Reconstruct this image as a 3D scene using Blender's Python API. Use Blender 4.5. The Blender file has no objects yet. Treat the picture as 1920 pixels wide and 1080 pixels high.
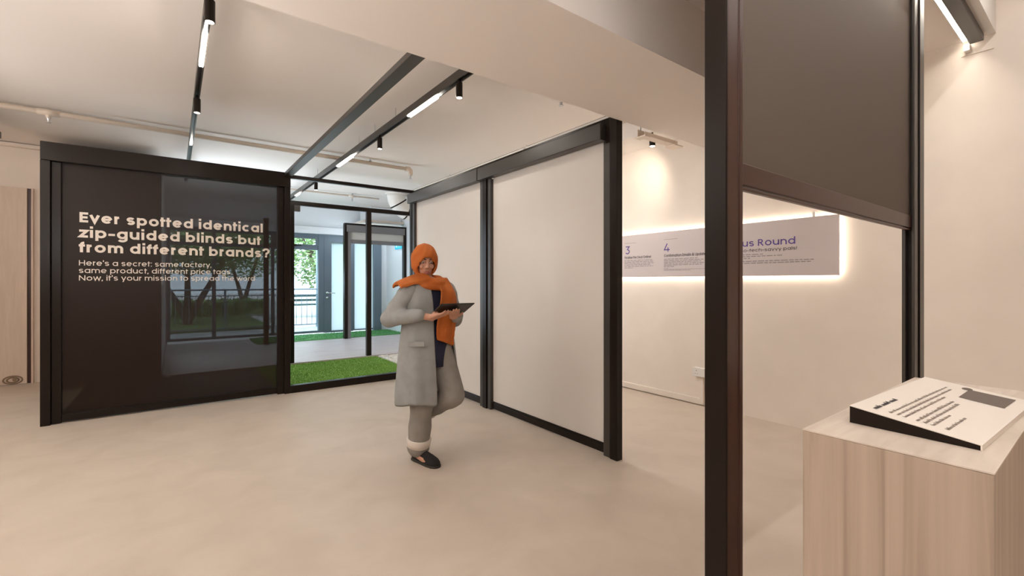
import bpy, bmesh, math, random
from mathutils import Vector, Matrix
random.seed(7)
S = bpy.context.scene
COL = S.collection
R = math.radians

# ------------------------------------------------------------------ camera
H = 1.32
YAW = math.atan2(635, 853)
cd = bpy.data.cameras.new('camera')
cd.sensor_width = 36.0
cd.lens = 853 / 1920 * 36
cd.shift_y = -12 / 1920
cd.clip_start = 0.02
cam = bpy.data.objects.new('camera', cd)
cam.location = (0, 0, H)
cam.rotation_euler = (R(90), 0, -YAW)
COL.objects.link(cam)
S.camera = cam

# ------------------------------------------------------------------ world, sun, exposure
vs = S.view_settings
vs.view_transform = 'Standard'
vs.look = 'None'
vs.gamma = 1
vs.use_curve_mapping = False
vs.exposure = 0.05
w = bpy.data.worlds.new('sky')
S.world = w
w.use_nodes = True
bg = w.node_tree.nodes['Background']
bg.inputs[0].default_value = (0.74, 0.88, 1.0, 1)
bg.inputs[1].default_value = 4.5
sd = bpy.data.lights.new('sun', 'SUN')
sd.energy = 5.0
sd.angle = R(12)
sd.color = (1, 0.97, 0.9)
so = bpy.data.objects.new('sun', sd)
so.rotation_euler = Vector((0.35, 0.75, -1.0)).to_track_quat('-Z', 'Y').to_euler()
COL.objects.link(so)
S.cycles.use_denoising = True
S.cycles.max_bounces = 9
S.cycles.diffuse_bounces = 6
S.cycles.transparent_max_bounces = 12
S.cycles.sample_clamp_indirect = 6
S.cycles.caustics_reflective = False
S.cycles.caustics_refractive = False

WARM = (1.0, 0.975, 0.95)


def area(name, loc, size, power, direction=(0, 0, -1), color=WARM, spread=180):
    l = bpy.data.lights.new(name, 'AREA')
    l.shape = 'RECTANGLE'
    l.size, l.size_y = size
    l.energy = power
    l.color = color
    l.spread = R(spread)
    o = bpy.data.objects.new(name, l)
    o.location = loc
    o.rotation_euler = Vector(direction).to_track_quat('-Z', 'Y').to_euler()
    COL.objects.link(o)
    return o


# rear, side: added fill for unseen showroom lamps; linear: inferred from the floor shadow
area('fill_lamp_rear', (-1.6, -1.6, 3.44), (3.2, 1.6), 48)
area('fill_lamp_side', (-4.6, 2.6, 3.03), (1.6, 3.0), 48)
area('ceiling_lamp_linear', (2.6, 0.2, 3.42), (3.0, 0.03), 19)
# added upward fill lights out of view, there only to brighten the ceiling
area('upward_fill_side', (-3.6, 4.6, 2.0), (0.4, 3.0), 64, (0.5, 0, 1))
area('upward_fill_rear', (-0.8, -1.0, 2.2), (2.5, 0.4), 85, (0, 0.5, 1))
area('upward_fill_front', (-1.3, 1.7, 1.75), (0.3, 2.2), 36, (0.2, 0.25, 1))
# added fill hidden behind the cream blind's header, brightens the sign wall
area('aisle_fill', (2.80, 4.0, 2.40), (3.2, 0.06), 36, (0.6, 0, -1))
# courtyard: added cool fill lights, hidden
COOL = (0.74, 0.88, 1.0)
area('courtyard_fill_side', (-0.11, 9.4, 1.5), (3.0, 2.2), 110, (1, 0.05, 0), COOL)
area('courtyard_fill_up', (1.0, 8.4, 1.1), (1.6, 2.6), 26, (0.15, 0, 1), (0.9, 0.95, 1.0))
area('courtyard_fill_rear', (3.8, 10.46, 2.42), (1.2, 0.05), 9, (0, 1, -0.35), COOL)
# daylight comes through the glazed facade
pl = area('facade_portal', (2.1, 11.70, 1.28), (4.4, 2.4), 1, (0, -1, 0), (1, 1, 1))
pl.data.cycles.is_portal = True

# ------------------------------------------------------------------ helpers
ORG = {}


class B:
    def __init__(s):
        s.bm = bmesh.new()

    def box(s, x0, x1, y0, y1, z0, z1):
        v = [s.bm.verts.new((x, y, z)) for x in (x0, x1) for y in (y0, y1) for z in (z0, z1)]
        for f in ((0, 1, 3, 2), (4, 6, 7, 5), (0, 4, 5, 1), (2, 3, 7, 6), (0, 2, 6, 4), (1, 5, 7, 3)):
            s.bm.faces.new([v[i] for i in f])
        return s

    def quad(s, *p):
        s.bm.faces.new([s.bm.verts.new(q) for q in p])
        return s

    def prism(s, pts, off):
        """closed prism: polygon pts (3d) extruded by vector off"""
        a = [s.bm.verts.new(p) for p in pts]
        b = [s.bm.verts.new(Vector(p) + Vector(off)) for p in pts]
        s.bm.faces.new(a)
        s.bm.faces.new(b[::-1])
        n = len(pts)
        for i in range(n):
            s.bm.faces.new((a[i], b[i], b[(i + 1) % n], a[(i + 1) % n]))
        return s

    def rings(s, rings, cap=True, closed=True):
        rows = [[s.bm.verts.new(p) for p in r] for r in rings]
        n = len(rows[0])
        for a, b in zip(rows, rows[1:]):
            for i in range(n if closed else n - 1):
                j = (i + 1) % n
                s.bm.faces.new((a[i], a[j], b[j], b[i]))
        if cap:
            s.bm.faces.new(rows[0][::-1])
            s.bm.faces.new(rows[-1])
        return s

    def tube(s, path, rad, n=12, cap=True, flat=1.0):
        path = [Vector(p) for p in path]
        if not isinstance(rad, (list, tuple)):
            rad = [rad] * len(path)
        rings = []
        prev = None
        for i, p in enumerate(path):
            d = (path[min(i + 1, len(path) - 1)] - path[max(i - 1, 0)]).normalized()
            if prev is None:
                u = d.orthogonal().normalized()
            else:
                u = (prev - d * prev.dot(d)).normalized()
            prev = u
            v = d.cross(u)
            rings.append([p + rad[i] * (math.cos(t) * u + flat * math.sin(t) * v)
                          for t in [2 * math.pi * k / n for k in range(n)]])
        return s.rings(rings, cap)

    def ball(s, c, r, nu=14, nv=9, rot=None):
        c = Vector(c)
        if not isinstance(r, (list, tuple)):
            r = (r, r, r)
        rot = rot or Matrix.Identity(3)
        top = s.bm.verts.new(c + rot @ Vector((0, 0, r[2])))
        bot = s.bm.verts.new(c + rot @ Vector((0, 0, -r[2])))
        rows = []
        for j in range(1, nv):
            a = math.pi * j / nv
            rows.append([s.bm.verts.new(c + rot @ Vector((r[0] * math.sin(a) * math.cos(t), r[1] * math.sin(a) * math.sin(t), r[2] * math.cos(a))))
                         for t in [2 * math.pi * k / nu for k in range(nu)]])
        for a, b in zip(rows, rows[1:]):
            for i in range(nu):
                j = (i + 1) % nu
                s.bm.faces.new((a[i], b[i], b[j], a[j]))
        for i in range(nu):
            j = (i + 1) % nu
            s.bm.faces.new((top, rows[0][i], rows[0][j]))
            s.bm.faces.new((bot, rows[-1][j], rows[-1][i]))
        return s

    def limb(s, pts, n=12):
        """rounded tapered chain: pts = [(pos, r), ...]"""
        for (p, r), (q, t) in zip(pts, pts[1:]):
            s.tube([p, q], [r, t], n)
        for p, r in pts:
            s.ball(p, r, n, 8)
        return s


def obj(name, b, mat, parent=None, smooth=False, bevel=0.0):
    bm = b.bm if isinstance(b, B) else b
    bmesh.ops.recalc_face_normals(bm, faces=bm.faces[:])
    o0 = ORG.get(parent.name, Vector((0, 0, 0))) if parent else Vector((0, 0, 0))
    if parent:
        bm.transform(Matrix.Translation(-o0))
    me = bpy.data.meshes.new(name)
    bm.to_mesh(me)
    bm.free()
    if mat:
        me.materials.append(mat)
    if smooth:
        for p in me.polygons:
            p.use_smooth = True
    o = bpy.data.objects.new(name, me)
    COL.objects.link(o)
    if parent:
        o.parent = parent
    ORG[o.name] = o0
    if bevel:
        m = o.modifiers.new('edge', 'BEVEL')
        m.width = bevel
        m.segments = 2
        m.limit_method = 'ANGLE'
    return o


def thing(name, label, cat, loc=(0, 0, 0), group=None):
    o = bpy.data.objects.new(name, None)
    o.empty_display_size = 0.1
    COL.objects.link(o)
    o.location = loc
    o['label'] = label
    o['category'] = cat
    if group:
        o['group'] = group
    ORG[o.name] = Vector(loc)
    return o


def tag(o, label, cat, group=None, kind=None):
    o['label'] = label
    o['category'] = cat
    if group:
        o['group'] = group
    if kind:
        o['kind'] = kind
    return o


def struct(name, b, mat, label, cat, **k):
    o = obj(name, b, mat, **k)
    o['kind'] = 'structure'
    o['label'] = label
    o['category'] = cat
    return o


def mat(name, col, rough=0.5, metal=0.0, spec=0.5, emit=None, estr=0.0):
    m = bpy.data.materials.new(name)
    m.use_nodes = True
    p = m.node_tree.nodes['Principled BSDF']
    p.inputs['Base Color'].default_value = (*col, 1)
    p.inputs['Roughness'].default_value = rough
    p.inputs['Metallic'].default_value = metal
    p.inputs['Specular IOR Level'].default_value = spec
    if emit:
        p.inputs['Emission Color'].default_value = (*emit, 1)
        p.inputs['Emission Strength'].default_value = estr
    return m


def noisy(name, c1, c2, scale=(1, 1, 1), nscale=3.0, detail=5, rough=0.6, bump=0.0, lo=0.35, hi=0.65, spec=0.4, dist=0.0, c3=None):
    m = mat(name, c1, rough, spec=spec)
    nt = m.node_tree
    p = nt.nodes['Principled BSDF']
    tc = nt.nodes.new('ShaderNodeTexCoord')
    mp = nt.nodes.new('ShaderNodeMapping')
    mp.inputs['Scale'].default_value = scale
    no = nt.nodes.new('ShaderNodeTexNoise')
    no.inputs['Scale'].default_value = nscale
    no.inputs['Detail'].default_value = detail
    no.inputs['Distortion'].default_value = dist
    cr = nt.nodes.new('ShaderNodeValToRGB')
    cr.color_ramp.elements[0].position = lo
    cr.color_ramp.elements[1].position = hi
    cr.color_ramp.elements[0].color = (*c1, 1)
    cr.color_ramp.elements[1].color = (*c2, 1)
    if c3:
        e = cr.color_ramp.elements.new((lo + hi) / 2)
        e.color = (*c3, 1)
    nt.links.new(tc.outputs['Object'], mp.inputs[0])
    nt.links.new(mp.outputs[0], no.inputs['Vector'])
    nt.links.new(no.outputs['Fac'], cr.inputs[0])
    nt.links.new(cr.outputs[0], p.inputs['Base Color'])
    if bump:
        bp = nt.nodes.new('ShaderNodeBump')
        bp.inputs['Strength'].default_value = bump
        bp.inputs['Distance'].default_value = 0.01
        nt.links.new(no.outputs['Fac'], bp.inputs['Height'])
        nt.links.new(bp.outputs[0], p.inputs['Normal'])
    return m


def emitter(name, col, strength):
    m = bpy.data.materials.new(name)
    m.use_nodes = True
    nt = m.node_tree
    nt.nodes.clear()
    e = nt.nodes.new('ShaderNodeEmission')
    e.inputs[0].default_value = (*col, 1)
    e.inputs[1].default_value = strength
    o = nt.nodes.new('ShaderNodeOutputMaterial')
    nt.links.new(e.outputs[0], o.inputs[0])
    return m


def mesh_fabric(name, col, openness, rough=0.6, gloss=0.04):
    m = bpy.data.materials.new(name)
    m.use_nodes = True
    nt = m.node_tree
    nt.nodes.clear()
    d = nt.nodes.new('ShaderNodeBsdfPrincipled')
    d.inputs['Base Color'].default_value = (*col, 1)
    d.inputs['Roughness'].default_value = rough
    d.inputs['Specular IOR Level'].default_value = 0.22
    t = nt.nodes.new('ShaderNodeBsdfTransparent')
    mx = nt.nodes.new('ShaderNodeMixShader')
    mx.inputs[0].default_value = openness
    o = nt.nodes.new('ShaderNodeOutputMaterial')
    nt.links.new(d.outputs[0], mx.inputs[1])
    nt.links.new(t.outputs[0], mx.inputs[2])
    nt.links.new(mx.outputs[0], o.inputs[0])
    return m


def thin_glass(name, tint=(0.93, 0.98, 1.0), refl=0.06, frost=0.0):
    m = bpy.data.materials.new(name)
    m.use_nodes = True
    nt = m.node_tree
    nt.nodes.clear()
    t = nt.nodes.new('ShaderNodeBsdfTransparent')
    t.inputs[0].default_value = (*tint, 1)
    g = nt.nodes.new('ShaderNodeBsdfGlossy')
    g.inputs['Roughness'].default_value = 0.02
    mx = nt.nodes.new('ShaderNodeMixShader')
    mx.inputs[0].default_value = refl
    o = nt.nodes.new('ShaderNodeOutputMaterial')
    src = t
    if frost:
        tl = nt.nodes.new('ShaderNodeBsdfTranslucent')
        tl.inputs[0].default_value = (*tint, 1)
        m2 = nt.nodes.new('ShaderNodeMixShader')
        m2.inputs[0].default_value = frost
        nt.links.new(t.outputs[0], m2.inputs[1])
        nt.links.new(tl.outputs[0], m2.inputs[2])
        src = m2
    nt.links.new(src.outputs[0], mx.inputs[1])
    nt.links.new(g.outputs[0], mx.inputs[2])
    nt.links.new(mx.outputs[0], o.inputs[0])
    return m


# ------------------------------------------------------------------ materials
M_floor = noisy('vinyl_floor', (0.52, 0.442, 0.37), (0.585, 0.502, 0.425), nscale=3.2, detail=9, rough=0.42, lo=0.3, hi=0.7, spec=0.35, dist=0.6, c3=(0.555, 0.474, 0.398))
M_ceil = mat('ceiling_paint', (0.83, 0.775, 0.73), 0.9, spec=0.1)
M_wall = noisy('plaster', (0.76, 0.685, 0.61), (0.80, 0.72, 0.645), nscale=3, detail=6, rough=0.85, spec=0.15)
M_white = mat('white_paint', (0.78, 0.75, 0.71), 0.6, spec=0.3)
M_cool = mat('white_panel', (0.76, 0.78, 0.80), 0.6, spec=0.3)
M_black = mat('black_aluminium', (0.013, 0.0082, 0.006), 0.28, spec=0.18)
M_dark = mat('dark_bronze_aluminium', (0.040, 0.034, 0.029), 0.38, spec=0.5)
M_grey = mat('grey_aluminium', (0.16, 0.15, 0.15), 0.4, spec=0.5)
M_facade = mat('blue_grey_frame', (0.12, 0.155, 0.19), 0.4, spec=0.5)
M_fab_dark = mesh_fabric('dark_mesh_fabric', (0.014, 0.0065, 0.0035), 0.062, rough=0.4)
M_fab_white = noisy('cream_fabric', (0.68, 0.635, 0.59), (0.70, 0.655, 0.61), nscale=2, rough=0.7, spec=0.2)
M_fab_brown = noisy('taupe_fabric', (0.11, 0.087, 0.072), (0.135, 0.107, 0.088), nscale=420, detail=1, rough=0.7, spec=0.2)
M_fab_beige = mat('beige_fabric', (0.50, 0.48, 0.44), 0.8)
M_bar = mat('brown_bottom_bar', (0.042, 0.011, 0.006), 0.34)
M_letter = mat('cream_vinyl_letters', (0.72, 0.64, 0.56), 0.6)
M_purple = mat('purple_print', (0.085, 0.045, 0.26), 0.6)
M_ink = mat('dark_print', (0.06, 0.05, 0.06), 0.7)
M_inkgrey = mat('grey_print', (0.28, 0.25, 0.25), 0.8)
M_inkmid = mat('warm_grey_print', (0.30, 0.25, 0.21), 0.8)
M_strip = emitter('led_strip', (1.0, 0.92, 0.82), 75)
M_strip_dim = emitter('led_strip_far', (1.0, 0.86, 0.72), 14)
M_lens = emitter('spot_lens', (1.0, 0.85, 0.68), 12)
M_halo = emitter('halo_led', (1.0, 0.88, 0.72), 24)
M_pipe = mat('cream_pipe', (0.68, 0.58, 0.49), 0.5)
M_steel = mat('brushed_steel', (0.55, 0.55, 0.55), 0.3, metal=1)
M_chrome = mat('chrome', (0.8, 0.8, 0.8), 0.15, metal=1)
M_glass = thin_glass('clear_glass')
M_frost = thin_glass('frosted_glass', (0.68, 0.73, 0.74), 0.03, frost=0.93)
M_wood = noisy('pale_oak', (0.68, 0.56, 0.46), (0.60, 0.485, 0.395), scale=(9, 9, 0.7), nscale=2.5, detail=8, rough=0.55, lo=0.3, hi=0.75, dist=1.5)
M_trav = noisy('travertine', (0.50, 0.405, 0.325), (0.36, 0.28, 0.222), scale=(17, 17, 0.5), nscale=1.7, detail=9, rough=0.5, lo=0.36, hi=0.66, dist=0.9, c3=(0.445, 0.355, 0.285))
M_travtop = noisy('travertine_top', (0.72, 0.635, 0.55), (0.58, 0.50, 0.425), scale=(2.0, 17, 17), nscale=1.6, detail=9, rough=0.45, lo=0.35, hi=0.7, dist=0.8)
M_board = mat('cream_board', (0.88, 0.82, 0.75), 0.5)
M_grass = noisy('turf', (0.12, 0.25, 0.035), (0.26, 0.46, 0.085), nscale=60, detail=4, rough=0.9, lo=0.3, hi=0.7)
M_grass2 = noisy('turf_rear', (0.07, 0.25, 0.08), (0.15, 0.40, 0.14), nscale=60, detail=4, rough=0.9, lo=0.3, hi=0.7)
M_pebble = noisy('white_pebble', (0.62, 0.58, 0.53), (0.8, 0.77, 0.72), nscale=30, rough=0.6)
M_deck = noisy('deck_boards', (0.48, 0.41, 0.41), (0.66, 0.59, 0.58), scale=(0.8, 14, 1), nscale=2.0, detail=6, rough=0.45, lo=0.3, hi=0.7)
M_leaf = noisy('leaves', (0.10, 0.22, 0.06), (0.34, 0.50, 0.20), nscale=3, rough=0.7)
M_bark = noisy('bark', (0.05, 0.04, 0.03), (0.12, 0.10, 0.08), nscale=10, rough=0.9)
M_pave = noisy('outdoor_paving', (0.50, 0.50, 0.50), (0.60, 0.60, 0.58), nscale=4, rough=0.8)
M_lawn = noisy('outdoor_lawn', (0.06, 0.13, 0.03), (0.12, 0.22, 0.06), nscale=20, rough=0.9)
M_rail = mat('blue_grey_rail', (0.16, 0.22, 0.27), 0.5)
M_pole = mat('pale_blue_pole', (0.45, 0.55, 0.65), 0.5)
M_bench = mat('teal_paint', (0.03, 0.13, 0.14), 0.5)
M_car = mat('red_paint', (0.40, 0.03, 0.04), 0.4)
M_exit = mat('cyan_sign_face', (0.0, 0.36, 0.55), 0.4, emit=(0.0, 0.45, 0.7), estr=0.5)
M_exitw = mat('white_pictogram', (0.8, 0.9, 0.95), 0.4, emit=(0.7, 0.95, 1), estr=0.6)


def sign_material():
    m = mat('printed_sign_face', (0.56, 0.50, 0.50), 0.55, spec=0.3)
    nt = m.node_tree
    p = nt.nodes['Principled BSDF']
    tc = nt.nodes.new('ShaderNodeTexCoord')
    mp = nt.nodes.new('ShaderNodeMapping')
    mp.inputs['Location'].default_value = (0, -1.62, -1.80)
    mp.inputs['Scale'].default_value = (0, 2.0, 3.6)
    gr = nt.nodes.new('ShaderNodeTexGradient')
    gr.gradient_type = 'SPHERICAL'
    no = nt.nodes.new('ShaderNodeTexNoise')
    no.inputs['Scale'].default_value = 2.5
    add = nt.nodes.new('ShaderNodeMixRGB')
    add.inputs[0].default_value = 0.22
    cr = nt.nodes.new('ShaderNodeValToRGB')
    cr.color_ramp.elements[0].position = 0.08
    cr.color_ramp.elements[0].color = (0.60, 0.53, 0.52, 1)
    cr.color_ramp.elements[1].position = 0.85
    cr.color_ramp.elements[1].color = (0.33, 0.24, 0.42, 1)
    e = cr.color_ramp.elements.new(0.45)
    e.color = (0.52, 0.40, 0.46, 1)
    mp.inputs['Location'].default_value = (0, -1.62 * 2.0, -1.80 * 3.6)
    nt.links.new(tc.outputs['Object'], mp.inputs[0])
    nt.links.new(mp.outputs[0], gr.inputs[0])
    nt.links.new(tc.outputs['Object'], no.inputs['Vector'])
    nt.links.new(gr.outputs['Fac'], cr.inputs[0])
    nt.links.new(cr.outputs[0], p.inputs['Base Color'])
    return m


M_sign = sign_material()


# ------------------------------------------------------------------ lettering (own stroke letterforms)
def ell(cx, cy, rx, ry, a0, a1, n=22):
    n = max(3, int(abs(a1 - a0) / 360 * 30))
    return [(cx + rx * math.cos(R(a0 + (a1 - a0) * i / n)), cy + ry * math.sin(R(a0 + (a1 - a0) * i / n))) for i in range(n + 1)]


XH, CAP, ASC, DES = 0.55, 0.70, 0.74, -0.20


def glyph(ch, w):
    h = w / 2
    s = 0.055
    r = (XH - w) / 2
    cy = XH / 2
    x0 = s + h
    cx = x0 + r
    x1 = x0 + 2 * r
    full = x1 + h + s
    circ = ('c', ell(cx, cy, r, r, 0, 360)[:-1])
    rn = r * 0.90
    xn = x0 + 2 * rn
    L = lambda *p: ('o', list(p))
    if ch == ' ':
        return 0.25, []
    if ch == 'o':
        return full, [circ]
    if ch == 'a':
        return full, [circ, L((x1, 0), (x1, XH))]
    if ch == 'd':
        return full, [circ, L((x1, 0), (x1, ASC))]
    if ch == 'q':
        return full, [circ, L((x1, DES), (x1, XH))]
    if ch == 'g':
        return full, [circ, ('o', [(x1, XH)] + ell(cx, -0.01, r, 0.22 - h, 0, -150))]
    if ch == 'b':
        return full, [circ, L((x0, 0), (x0, ASC))]
    if ch == 'p':
        return full, [circ, L((x0, DES), (x0, XH))]
    if ch == 'e':
        return full, [('o', [(cx - r, cy), (cx + r, cy)]), ('o', ell(cx, cy, r, r, -2, 318))]
    if ch == 'c':
        return full - 0.05, [('o', ell(cx, cy, r, r, 48, 312))]
    if ch == 's':
        q = (XH - w) / 4
        rs = r * 0.72
        c = x0 + rs
        return 2 * rs + w + 2 * s, [('o', ell(c, XH - h - q, rs, q, 25, 270) + ell(c, h + q, rs, q, 90, -155)[1:])]
    if ch in 'nh':
        return xn + h + s, [L((x0, 0), (x0, XH if ch == 'n' else ASC)), ('o', ell(x0 + rn, XH - h - rn, rn, rn, 180, 0) + [(xn, 0)])]
    if ch == 'm':
        rm = rn * 0.88
        return x0 + 4 * rm + h + s, [L((x0, 0), (x0, XH)), ('o', ell(x0 + rm, XH - h - rm, rm, rm, 180, 0) + [(x0 + 2 * rm, 0)]),
                                     ('o', ell(x0 + 3 * rm, XH - h - rm, rm, rm, 180, 0) + [(x0 + 4 * rm, 0)])]
    if ch == 'u':
        return xn + h + s, [L((xn, 0), (xn, XH)), ('o', [(x0, XH)] + ell(x0 + rn, h + rn, rn, rn, 180, 360))]
    if ch == 'r':
        return x0 + 0.19 + h, [L((x0, 0), (x0, XH)), ('o', ell(x0 + rn, XH - h - rn, rn, rn, 180, 92))]
    if ch == 't':
        xt = 0.03 + 0.11
        return 0.34, [L((xt, 0), (xt, CAP)), L((0.02, XH - h), (0.32, XH - h))]
    if ch == 'f':
        xt = 0.15
        return 0.34, [('o', [(xt, 0)] + ell(xt + 0.13, ASC - h - 0.13, 0.13, 0.13, 180, 88)), L((0.02, XH - h), (0.32, XH - h))]
    if ch == 'l':
        return x0 + h + s, [L((x0, 0), (x0, ASC))]
    if ch == 'i':
        return x0 + h + s, [L((x0, 0), (x0, XH)), L((x0, 0.64), (x0, 0.64 + w * 1.05))]
    if ch == 'k':
        return 0.55, [L((x0, 0), (x0, ASC)), L((x0, 0.2), (x0 + 0.34, XH)), L((x0 + 0.12, 0.30), (x0 + 0.38, 0))]
    if ch == 'v':
        return 0.56, [L((0.04 + h * .6, XH), (0.28, h * .7), (0.52 - h * .6, XH))]
    if ch == 'w':
        return 0.82, [L((0.04 + h * .6, XH), (0.23, h * .7), (0.41, XH - h), (0.59, h * .7), (0.78 - h * .6, XH))]
    if ch == 'y':
        return 0.56, [L((0.04 + h * .6, XH), (0.29, 0.03)), L((0.52 - h * .6, XH), (0.2, DES))]
    if ch == 'x':
        return 0.54, [L((0.05, XH), (0.49, 0)), L((0.49, XH), (0.05, 0))]
    if ch == 'z':
        return 0.5, [L((0.04, XH - h), (0.43 - h * .3, XH - h), (0.07 + h * .3, h), (0.46, h))]
    if ch == '-':
        return 0.42, [L((0.04, 0.27), (0.38, 0.27))]
    if ch == '.':
        return w + 0.1, [L((0.05 + h, 0), (0.05 + h, w * 1.05))]
    if ch == ',':
        return w + 0.1, [L((0.06 + h, w), (0.05, -w * .9))]
    if ch == ':':
        return w + 0.1, [L((0.05 + h, 0), (0.05 + h, w * 1.05)), L((0.05 + h, XH - w * 1.05), (0.05 + h, XH))]
    if ch == "'":
        return w + 0.07, [L((0.035 + h, 0.52), (0.035 + h, ASC))]
    if ch == '!':
        return w + 0.1, [L((0.05 + h, 0), (0.05 + h, w * 1.05)), L((0.05 + h, 0.2), (0.05 + h, CAP))]
    if ch == '?':
        c = 0.04 + h + 0.17
        return 0.48, [('o', ell(c, 0.53 - 0.02, 0.18, 0.19 - h * .2, 175, -75) + [(c, 0.2)]), L((c, 0), (c, w * 1.05))]
    if ch == '&':
        return 0.66, [('o', [(0.6, 0.0), (0.2, 0.5)] + ell(0.3, 0.54, 0.13, 0.13, 200, -20) + [(0.12, 0.26)] + ell(0.26, 0.18, 0.19, 0.16, 160, 360) + [(0.56, 0.34)])]
    # capitals and figures
    if ch == 'E':
        return 0.52, [L((x0, 0), (x0, CAP)), L((x0, CAP - h), (0.48, CAP - h)), L((x0, CAP / 2), (0.45, CAP / 2)), L((x0, h), (0.48, h))]
    if ch == 'F':
        return 0.50, [L((x0, 0), (x0, CAP)), L((x0, CAP - h), (0.47, CAP - h)), L((x0, CAP * .48), (0.43, CAP * .48))]
    if ch == 'H':
        return 0.70, [L((x0, 0), (x0, CAP)), L((0.645 - h, 0), (0.645 - h, CAP)), L((x0, CAP / 2), (0.645 - h, CAP / 2))]
    if ch == 'N':
        return 0.72, [L((x0, 0), (x0, CAP)), L((x0, CAP - h * .6), (0.665 - h, h * .6)), L((0.665 - h, 0), (0.665 - h, CAP))]
    if ch == 'U':
        return 0.68, [('o', [(x0, CAP)] + ell(0.34, h + 0.34 - x0, 0.34 - x0, 0.34 - x0, 180, 360) + [(0.68 - x0, CAP)])]
    if ch == 'D':
        ry = (CAP - w) / 2
        return 0.70, [L((x0, 0), (x0, CAP)), ('o', [(x0, CAP - h), (0.27, CAP - h)] + ell(0.27, CAP / 2, 0.38 - h, ry, 90, -90) + [(x0, h)])]
    if ch == 'O':
        rr = (CAP - w) / 2
        return CAP + 2 * s, [('c', ell(s + CAP / 2, CAP / 2, rr, rr, 0, 360)[:-1])]
    if ch == 'C':
        rr = (CAP - w) / 2
        return CAP + s, [('o', ell(s + CAP / 2, CAP / 2, rr, rr, 42, 318))]
    if ch in 'BRP':
        q = (CAP - w) / 4
        up = ('o', [(x0, CAP - h), (0.28, CAP - h)] + ell(0.28, CAP - h - q, 0.2 - h, q, 90, -90) + [(x0, CAP / 2)])
        if ch == 'B':
            return 0.58, [L((x0, 0), (x0, CAP)), up, ('o', [(x0, CAP / 2), (0.3, CAP / 2)] + ell(0.3, h + q, 0.23 - h, q, 90, -90) + [(x0, h)])]
        return 0.60, [L((x0, 0), (x0, CAP)), up, L((0.26, CAP / 2), (0.50, 0))]
    if ch == '3':
        return 0.54, [L((0.06, CAP - h), (0.44, CAP - h), (0.24, 0.42)), ('o', ell(0.25, 0.215, 0.22 - h * .4, 0.215 - h, 100, -150))]
    if ch == '4':
        return 0.62, [L((0.34, CAP), (0.07, 0.17), (0.57, 0.17)), L((0.42, 0.0), (0.42, 0.36))]
    return 0.3, []


def ribbon(bm, pts, w, closed, mp):
    n = len(pts)
    P = [Vector((p[0], p[1])) for p in pts]
    lo, ro = [], []
    for i in range(n):
        if closed:
            a, b = P[i - 1], P[(i + 1) % n]
            d1, d2 = (P[i] - a), (b - P[i])
        else:
            d1 = P[i] - P[i - 1] if i else P[1] - P[0]
            d2 = P[i + 1] - P[i] if i < n - 1 else P[-1] - P[-2]
        d1 = d1.normalized() if d1.length > 1e-9 else d2.normalized()
        d2 = d2.normalized() if d2.length > 1e-9 else d1
        n1, n2 = Vector((-d1.y, d1.x)), Vector((-d2.y, d2.x))
        m = n1 + n2
        if m.length < 1e-4:
            m = n1
        m.normalize()
        k = (w / 2) / max(0.35, m.dot(n1))
        lo.append(bm.verts.new(mp(*(P[i] + m * k))))
        ro.append(bm.verts.new(mp(*(P[i] - m * k))))
    for i in range(n if closed else n - 1):
        j = (i + 1) % n
        try:
            bm.faces.new((lo[i], lo[j], ro[j], ro[i]))
        except ValueError:
            pass


def text_width(t, w, track=0.0):
    return sum(glyph(c, w)[0] + track for c in t) - track


def write(bm, t, w, mp, x, y, sx, sy, track=0.0):
    """mp(u, v) -> world; x,y baseline start; sx, sy metres per em"""
    for c in t:
        adv, st = glyph(c, w)
        for k, (kind, pts) in enumerate(st):
            ribbon(bm, pts, w, kind == 'c', lambda a, b_, x=x, k=k: mp(x + a * sx, y + b_ * sy, k))
        x += (adv + track) * sx
    return x


def write_fit(bm, t, w, mp, xa, xb, y, cap):
    wd = text_width(t, w)
    write(bm, t, w, mp, xa, y, (xb - xa) / wd, cap / CAP)


def microtext(bm, mp, xa, xb, y, h, rng, fill=0.62):
    """a line of print too small to read: a row of short word-length marks"""
    x = xa
    while x < xb - h:
        l = min(rng.uniform(1.5, 5.5) * h, xb - x)
        bm.faces.new([bm.verts.new(mp(*p)) for p in ((x, y), (x + l, y), (x + l, y + h * fill), (x, y + h * fill))])
        x += l + h * 0.75


# ------------------------------------------------------------------ room shell
struct('floor', B().box(-7, 4.52, -4, 11.72, -0.12, 0), M_floor, 'beige mottled vinyl floor of the showroom', 'floor')
struct('ceiling', B().box(-7, 4.52, 2.2, 11.72, 3.1, 3.22), M_ceil, 'plain painted ceiling over the main room', 'ceiling')
struct('ceiling_near', B().prism([(-7, 0.56, 3.03), (-7, 1.6, 3.03), (-7, 1.6, 3.62), (-7, 0.56, 3.62)], (11.52, 0, 0)), M_ceil,
       'lower ceiling strip in front of the dropped beam', 'ceiling')
struct('ceiling_rear', B().box(-7, 4.52, -4, 0.56, 3.5, 3.62), M_ceil, 'high ceiling behind the lower strip', 'ceiling')
struct('trim_1', B().prism([(-7, 1.443, 2.5), (-7, 2.2, 2.5), (-7, 2.2, 3.2), (-7, 1.6, 3.2), (-7, 1.585, 3.03)], (11.52, 0, 0)), M_ceil,
       'wide dropped ceiling beam crossing the room above the partition end', 'ceiling beam')
struct('wall_right', B().box(4.52, 4.64, -4, 11.72, -0.12, 3.62), M_wall, 'pale plaster wall carrying the backlit sign', 'wall')
struct('wall_left', B().box(-7.12, -7, -4, 8.64, -0.12, 3.62), M_wall, 'side wall left of the room', 'wall')
struct('wall_rear', B().box(-7.12, 4.64, -4.12, -4, -0.12, 3.62), M_wall, 'wall behind the viewer', 'wall')
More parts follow.
